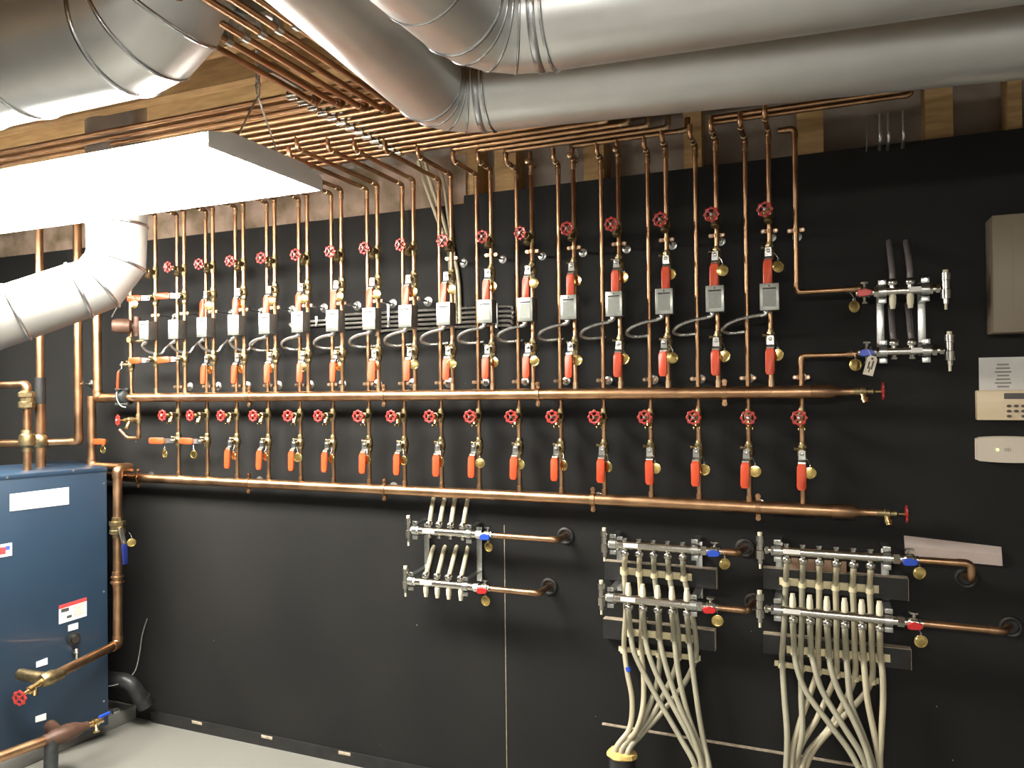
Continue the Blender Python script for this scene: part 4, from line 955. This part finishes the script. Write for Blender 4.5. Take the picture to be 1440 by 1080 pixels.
# ------------------------------------------------------------------ first station specials (far left of the header)
x1s = LX[0]
t = cu('short copper riser with rust red actuator at the far left of the header', [(x1s, -OU, zU), (x1s, -OU, Z(195, 385, OU))], r=.0085, name='riser_pipe')
def actuator():
    p = P(193, 459, OU); q = P(158, 458, OU + .07)
    t = thing('mixing_actuator', 'rust red cylindrical actuator on the far left riser', 'actuator', p)
    d = (q - p).normalized(); L = (q - p).length
    b = MB(); b.lathe(p, d, [(0, .016), (.02, .018), (.03, .033), (L - .015, .033), (L - .008, .029), (L, .027)], n=20); wb(b, 'motor_body', M['brown'], t)
    b = MB(); b.lathe(p - V((0, 0, .045)), (0, 0, 1), [(0, .014), (.02, .014), (.03, .020), (.06, .020), (.07, .014), (.09, .014)], n=14); wb(b, 'valve_body', M['brown'], t)
    b = MB(); b.lathe(P(186, 478, OU + .03), (0, -1, 0), [(0, .014), (.02, .014)], n=8); b.lathe(P(199, 480, OU + .02), (1, 0, 0), [(-.03, .008), (.02, .008)], n=8); wb(b, 'test_port', M['brass_dull'], t)
actuator()
ball('v', (x1s - .004, -OU, Z(186, 393, OU + .04)), 'orange lever ball valve above the rust red actuator at far left', GA, rz=-.7)
ball('v', (x1s, -OU, Z(190, 512, OU + .04)), 'orange lever ball valve below the rust red actuator at far left', GB, rz=-.7)
put_tag(P(189, 428, OU + .06), 'round brass tag above the rust red actuator at far left', .2)
# iron coupling in the header
px_ = P(176, 558, OU)
t = thing('pump_coupling', 'dark iron grooved coupling at the left end of the upper header', 'coupling', px_)
b = MB(); b.lathe((-.028, 0, 0), (1, 0, 0), [(0, .028), (.004, .034), (.014, .036), (.016, .030), (.036, .030), (.038, .038), (.05, .038), (.056, .028)], n=18); b.build('coupling_body', M['iron'], t)
for s_ in (-1, 1):
    b = MB(); b.lathe((-.03, -.02, s_ * .034), (1, 0, 0), [(0, .005), (.075, .005)], n=8); b.lathe((-.034, -.02, s_ * .034), (1, 0, 0), [(0, .008), (.008, .008)], n=6); b.lathe((.034, -.02, s_ * .034), (1, 0, 0), [(0, .008), (.008, .008)], n=6); b.build('bolt', M['iron'], t)
b = MB(); b.tube([(-.01, -.03, .03), (.0, -.045, .02), (.006, -.048, -.012), (.02, -.04, -.04), (.04, -.03, -.048)], .003, n=6, smooth=True); b.build('wire_lever', M['zinc'], t)
# pipe from the header up and the big elbow
xh = X(137, 520, OU)
cu('thick copper riser turning into the left end of the upper header', [(xU0 + .03, -OU, zU), (xh, -OU, zU), (xh, -OU, 2.70)], r=.0205, bend=.04, name='main_pipe')
# drop 128
x3 = X(129, 600, .13); ze = Z(140, 656, .13); xe_ = X(184, 656, .13)
cu('thick copper pipe dropping at left then elbowing out over the boiler corner', [(x3, -.13, Z(131, 566, .13) + .03), (x3, -.13, ze), (xe_, -.13, ze), (xe_, -.20, ze), (xe_, -.205, Z(173, 906, .2)), tuple(PZ(74, 951, Z(173, 906, .2)))], r=.0195, bend=.035, name='main_pipe', m2='copper')
zrun = Z(173, 906, .2); xrun = xe_ - .01
# tap off with handle and loop
t = cu('small brass loop pipe under the left end of the upper header', [(X(195, 572, OU), -OU, zU), (X(195, 572, OU), -OU, Z(195, 616, OU)), (X(180, 616, OU), -OU, Z(180, 616, OU)), (X(171, 606, OU), -OU - .01, Z(171, 604, OU))], r=.0085, bend=.014, name='loop_pipe', m2='copper_old')
dup(dr_l, P(195, 590, OU), 'drain valve with red handwheel on the small loop pipe at far left', rz=-.35)
ph_ = P(131, 620, .13)
t = thing('lever_valve', 'side valve with short orange lever on the thick pipe at left', 'ball valve', ph_)
b = MB(); b.lathe((0, 0, 0), (1, 0, 0), [(0, .009), (.03, .009), (.032, .013), (.06, .013), (.062, .008), (.09, .008)], n=10); b.build('valve_body', M['brass_dull'], t)
b = MB(); b.box((.085, -.035, 0), (.075, .008, .026), bev=.003); b.build('grip', M['orange'], t)
b = MB(); b.lathe((.045, -.01, 0), (0, -1, 0), [(0, .006), (.026, .006)], n=8); b.build('valve_stem', M['zinc'], t)
put_tag(P(145, 632, .16), 'round brass tag on the side valve above the boiler at left', .0)
# left plumbing above the boiler
x4 = X(110, 520, .16); z4_ = Z(110, 621, .16)
cu('copper riser left of the header with an elbow above the boiler', [(x4, -.16, 2.7), (x4, -.16, z4_), (X(60, 628, .22), -.22, z4_ - .005), (X(-30, 632, .30), -.30, z4_ - .01)], r=.019, bend=.035, name='main_pipe', m2='copper_old')
dup(c2, (x4, -.16 , Z(110, 540, .16)), 'clamp on the copper riser left of the header')
p_ = P(38, 600, .42)
zt_ = Z(38, 541, .42); zb_ = Z(38, 662, .42)
cu('copper pipe with brass unions rising from the top of the blue boiler', [(p_.x, -.42, 1.20), (p_.x, -.42, zt_), (p_.x - .5, -.42, zt_)], r=.0165, bend=.035, name='boiler_riser')
t = thing('check_valve', 'stacked brass union and check valve on the boiler riser', 'valve', (p_.x, -.42, zb_))
b = MB(); q = Z(38, 600, .42) - zb_; hh = Z(38, 572, .42) - zb_
b.lathe((0, 0, hh - .01), (0, 0, 1), [(0, .024), (.008, .033), (.03, .033), (.034, .026), (.05, .026), (.054, .034), (.07, .034), (.08, .022)], n=8); b.build('union', M['brass_dull'], t)
b = MB(); b.lathe((0, 0, q - .11), (0, 0, 1), [(0, .020), (.02, .020), (.03, .032), (.055, .034), (.075, .030), (.08, .024), (.095, .022)], n=14); b.build('check_body', M['brass_dull'], t)
p2 = P(57, 600, .30)
t = thing('vent_pipe', 'dark pipe with copper tip and black label behind the boiler riser', 'pipe', (p2.x, -.30, 1.1))
b = MB(); b.cyl((p2.x, -.30, .9), (p2.x, -.30, Z(57, 568, .30)), .021, n=16); wb(b, 'lower_pipe', M['copper_old'], t)
b = MB(); b.cyl((p2.x, -.30, Z(57, 568, .30)), (p2.x, -.30, Z(57, 531, .30)), .023, n=16); wb(b, 'black_sleeve', M['rubber'], t)
b = MB(); b.cyl((p2.x, -.30, Z(57, 531, .30)), (p2.x, -.30, 2.7), .0165, n=16); wb(b, 'upper_pipe', M['copper_old'], t)
b = MB(); b.lathe((p2.x - .01, -.33, Z(57, 572, .30)), (0, -1, 0), [(0, .018), (.02, .018)], n=8); wb(b, 'side_plug', M['brass_dull'], t)
b = MB(); b.lathe((p2.x, -.30, Z(57, 620, .3)), (0, 0, 1), [(-.03, .022), (-.02, .030), (.02, .030), (.03, .022)], n=10); wb(b, 'fitting', M['brass_dull'], t)
# ------------------------------------------------------------------ pad and boiler
b = MB(); x_ = X(195, 1019, 0)
t = thing('concrete_pad', 'grey painted concrete pad under the blue boiler', 'pad', (x_ - 1.3, -1, 0))
b.box((x_ - 1.5, -1.16, .033), (3.0, 2.3, .066), bev=.006)
bmesh.ops.rotate(b.b, cent=V((x_, 0, 0)), matrix=Matrix.Rotation(-math.radians(5), 3, 'Z'), verts=b.b.verts)
for v in b.b.verts: v.co.y = min(v.co.y, -.001)
wb(b, 'pad_block', M['pad'], t)
B1 = V((-2.985, -.215, 0)); ang = math.radians(20.7)
dB = V((math.sin(ang), math.cos(ang), 0)); nB = V((dB.y, -dB.x, 0))
def FP(px, py, off=0):
    d = ray(px, py); o = B1 + nB * off; t_ = (o - CAM).dot(nB) / d.dot(nB); return CAM + d * t_
ztop = FP(149, 657).z; L_ = 1.05; Dp = .52; zpad = .067
t = thing('boiler', 'large blue steel boiler cabinet with stickers at left', 'boiler', B1 - dB * L_ / 2 - nB * Dp / 2 + V((0, 0, zpad)))
rotB = Matrix((dB, nB, dB.cross(nB))).transposed()
if rotB.determinant() < 0: rotB = Matrix((dB, -nB, dB.cross(-nB))).transposed()
cen = B1 - dB * L_ / 2 - nB * Dp / 2
b = MB(); b.box(cen + V((0, 0, (ztop - .02 + zpad) / 2)), (L_, Dp, ztop - .02 - zpad), rot=rotB, bev=.003); wb(b, 'cabinet', M['blue'], t)
b = MB(); b.box(cen + V((0, 0, ztop - .010)), (L_ + .004, Dp + .004, .020), rot=rotB, bev=.002); wb(b, 'lid', M['blue'], t)
b = MB(); b.box(cen + V((0, 0, ztop - .0215)), (L_ + .001, Dp + .001, .003), rot=rotB); wb(b, 'lid_seam', M['blue_dk'], t)
def face_label(name, pts, mt, off=.002, th=.0015, parent=None):
    b = MB(); c = [FP(*p, off) for p in pts]; vs = [b.b.verts.new(v) for v in c] + [b.b.verts.new(v - nB * (off + .0)) for v in c]
    b.b.faces.new(vs[:4]); b.b.faces.new(vs[4:][::-1])
    for i in range(4): b.b.faces.new((vs[i], vs[(i + 1) % 4], vs[4 + (i + 1) % 4], vs[4 + i]))
    return wb(b, name, mt, t)
face_label('name_plate', [(14, 695), (97, 685), (97, 709), (14, 719)], M['white'])
face_label('name_print', [(62, 692), (92, 688), (92, 705), (62, 709)], mat('faded pink print', (.80, .62, .60), 0, .6, var=.12, scale=120), .0025)
face_label('rating_sticker', [(-10, 768), (17, 763), (17, 781), (-10, 786)], M['white'])
face_label('red_print', [(-6, 771), (8, 769), (8, 779), (-6, 781)], M['labelred'], .0026)
face_label('blue_print', [(8, 768), (14, 767), (14, 773), (8, 774)], M['labelblue'], .0026)
face_label('warning_label', [(83, 852), (122, 840), (122, 866), (83, 878)], M['white'])
face_label('warning_band', [(83, 852), (122, 840), (122, 845), (83, 857)], M['labelred'], .0026)
face_label('warning_text', [(104, 852), (119.5, 847), (119.5, 863), (104, 868)], mat('fine grey print', (.55, .50, .44), 0, .6, var=.3, scale=400, stretch=(.2, .2, 1)), .0026)
face_label('warning_picture', [(86, 857), (97, 854), (97, 859), (86, 862)], M['ink'], .0026)
face_label('warning_picture', [(94, 866), (101, 864), (101, 868), (94, 870)], M['ink'], .0026)
face_label('small_label', [(96, 879.5), (110, 875.5), (110, 884), (96, 888)], M['white'])
face_label('small_label', [(51, 931), (67, 925), (67, 934), (51, 939)], M['white'])
face_label('small_label', [(50, 1008), (65, 1003), (65, 1012), (50, 1016)], M['paper'])
for (px, py) in ((10, 671.5), (103, 662), (146, 680), (146, 832), (146, 986)):
    p = FP(px, py, 0); b = MB(); b.lathe(p, nB, [(0, .005), (.003, .004)], n=8); wb(b, 'screw', M['zinc'], t)
p = FP(103, 897, 0); b = MB(); b.lathe(p, nB, [(0, .026), (.012, .026), (.014, .018), (.035, .015)], n=16); wb(b, 'thermostat_knob', M['rubber'], t)
p = FP(104, 915, 0); b = MB(); b.lathe(p, nB, [(0, .010), (.03, .010)], n=10); b.tube([p + nB * .03 + V((0, 0, .012)), p + nB * .04, p + nB * .035 - V((0, 0, .03))], .008, n=8, bend=.01); wb(b, 'relief_fitting', M['nickel'], t)
p = FP(106, 928, .03); b = MB(); b.tube([p + V((0, 0, .02)), p - V((0, 0, .05))], .0012, n=5); wb(b, 'sensor_wire', M['wire'], t)
# return pipe details
def ontube(label, name, cat, c, axis, prof, mt, n=14):
    pass
t = thing('gate_valve', 'brass valve with blue lever on the vertical boiler return pipe', 'ball valve', (xe_, -.203, Z(173, 742, .2)))
b = MB(); b.lathe((0, 0, -.045), (0, 0, 1), [(0, .0225), (.015, .0225), (.018, .033), (.034, .033), (.036, .030), (.054, .030), (.056, .034), (.072, .034), (.075, .0225), (.09, .0225)], n=8); b.build('valve_body', M['brass_dull'], t)
b = MB(); b.lathe((.02, -.01, 0), (1, -.2, 0), [(0, .010), (.025, .008)], n=8); b.build('valve_stem', M['brass_dull'], t)
b = MB(); b.box((.052, -.018, -.035), (.004, .024, .085), rot=Matrix.Rotation(math.radians(-18), 3, 'Y'), bev=.001); b.build('lever', M['zinc'], t)
b = MB(); b.box((.066, -.018, -.112), (.010, .026, .09), rot=Matrix.Rotation(math.radians(-4), 3, 'Y'), bev=.004); b.build('grip', mat('navy grip', (.012, .02, .12), 0, .3), t)
put_tag(P(185, 763, .2), 'round brass tag behind the blue levered return valve', .9)
t = thing('pipe_union', 'copper union halfway down the boiler return pipe', 'pipe fitting', (xe_, -.205, Z(173, 815, .2)))
b = MB(); b.lathe((0, 0, -.03), (0, 0, 1), [(0, .0215), (.012, .0225), (.014, .029), (.022, .029), (.024, .0225), (.035, .0225), (.037, .027), (.045, .027), (.047, .0225), (.065, .0215)], n=14); b.build('union_body', M['copper_old'], t)
p = PZ(68, 954, zrun)
t = thing('return_tee', 'brass tee and drain with red wheel entering the blue boiler', 'valve', p)
b = MB(); b.lathe((0, .06, 0), (0, -1, 0), [(0, .021), (.01, .024), (.03, .024), (.045, .029), (.075, .029), (.09, .022)], n=14); b.tube([(0, 0, 0), (-.06, -.01, .0), (-.15, -.01, 0)], .023, n=12, bend=.03); b.build('tee_body', M['brass_dull'], t)
b = MB(); b.lathe((0, -.02, 0), (.15, -1, -.22), [(0, .012), (.05, .011), (.052, .015), (.07, .015), (.072, .008), (.10, .006)], n=10); b.lathe((0.01, -.06, -.012), (.3, -.3, -1), [(0, .010), (.03, .010)], n=10); b.build('drain_body', M['brass'], t)
b = MB(); wheel_mesh(b, (0, 0, 0), .028); b.build('handwheel', M['red_wheel'], t, mx=Matrix.Translation((.014, -.125, -.028)) @ Matrix.Rotation(math.radians(15), 4, 'Z'))
# lower supply pipe
zlow = .185; xlow = -2.86
pl0 = PZ(84, 1034, zlow); pl1 = PZ(-30, 1075, zlow)
cu('copper pipe crossing the bottom left corner in front of the boiler', [tuple(pl1), tuple(pl0)], r=.0205, name='main_pipe')
dl = (pl0 - pl1).normalized()
t = thing('supply_tee', 'dark brown tee with brass drain and blue lever low by the boiler', 'valve', pl0)
b = MB(); b.lathe(-dl * .06, dl, [(0, .0225), (.02, .024), (.04, .034), (.09, .036), (.12, .030), (.15, .018), (.17, .016)], n=14); b.tube([(0, 0, 0), -nB * .06, -nB * .12], .026, n=12); b.build('tee_body', M['brown'], t)
b = MB(); b.lathe(dl * .10, dl, [(0, .012), (.03, .012), (.032, .016), (.05, .016), (.052, .011), (.07, .011)], n=10); b.lathe(dl * .14 + V((.0, 0, -.0)), V((.5, -.3, -.6)), [(0, .009), (.03, .009), (.031, .012), (.04, .012)], n=10); b.build('drain_body', M['brass'], t)
b = MB(); b.box(dl * .17 + V((.01, 0, .022)), (.012, .05, .010), bev=.002); b.build('grip', M['blue_pl'], t)
b = MB(); b.lathe(dl * .21 + V((0, 0, .02)), dl, [(0, .012), (.02, .010), (.03, .004)], n=10); b.build('cap', M['nickel'], t)
b = MB(); b.tube([V((0, 0, 0)) - dl * .03, V((0.01, -.01, -.06)) - dl * .03, V((.02, -.02, -.118)) - dl * .03], .026, n=14); b.build('iron_drop', M['iron'], t)
# black drain pipe and cable by the pad
a_ = P(140, 953, .14); b_ = P(183, 958, .12); c_ = P(203, 990, .07)
t = thing('drain_pipe', 'scuffed black plastic drain elbow low on the wall behind the boiler', 'pipe', b_)
b = MB(); b.tube([a_ + (a_ - b_) * .15, a_, b_, c_ - V((0, 0, .0))], .034, n=16, bend=.05, steps=6); wb(b, 'elbow_pipe', M['abs'], t)
b = MB(); b.lathe(c_ + V((0, 0, .01)), (c_ - b_), [(-.02, .038), (.02, .038)], n=16); wb(b, 'socket', M['abs'], t)
tubeobj('thin grey cable curling from the wall down behind the boiler', [P(*p) for p in ((207, 870, .004), (200, 893, .02), (196, 920, .04), (189, 945, .08), (172, 960, .14), (148, 966, .20))], M['wire'], r=.0028, name='loose_cable')
for k, pts in enumerate(([(188, 345, .06), (187, 380, .06), (176, 410, .10), (157, 446, .16)], [(186, 345, .05), (186, 378, .05), (178, 402, .08), (160, 422, .1), (135, 432, .1)])):
    tubeobj('thin grey wire hanging beside the flue duct at left, %s' % ('right one', 'left one')[k], [P(*p) for p in pts], M['wire'], r=.0022, name='loose_wire')
# ------------------------------------------------------------------ light and colour
w = bpy.data.worlds.new('world'); bpy.context.scene.world = w; w.use_nodes = True
w.node_tree.nodes['Background'].inputs[0].default_value = (.6, .65, .7, 1); w.node_tree.nodes['Background'].inputs[1].default_value = .05
vs_ = bpy.context.scene.view_settings
vs_.view_transform = 'Standard'; vs_.look = 'None'; vs_.gamma = 1; vs_.use_curve_mapping = False; vs_.exposure = 0.35
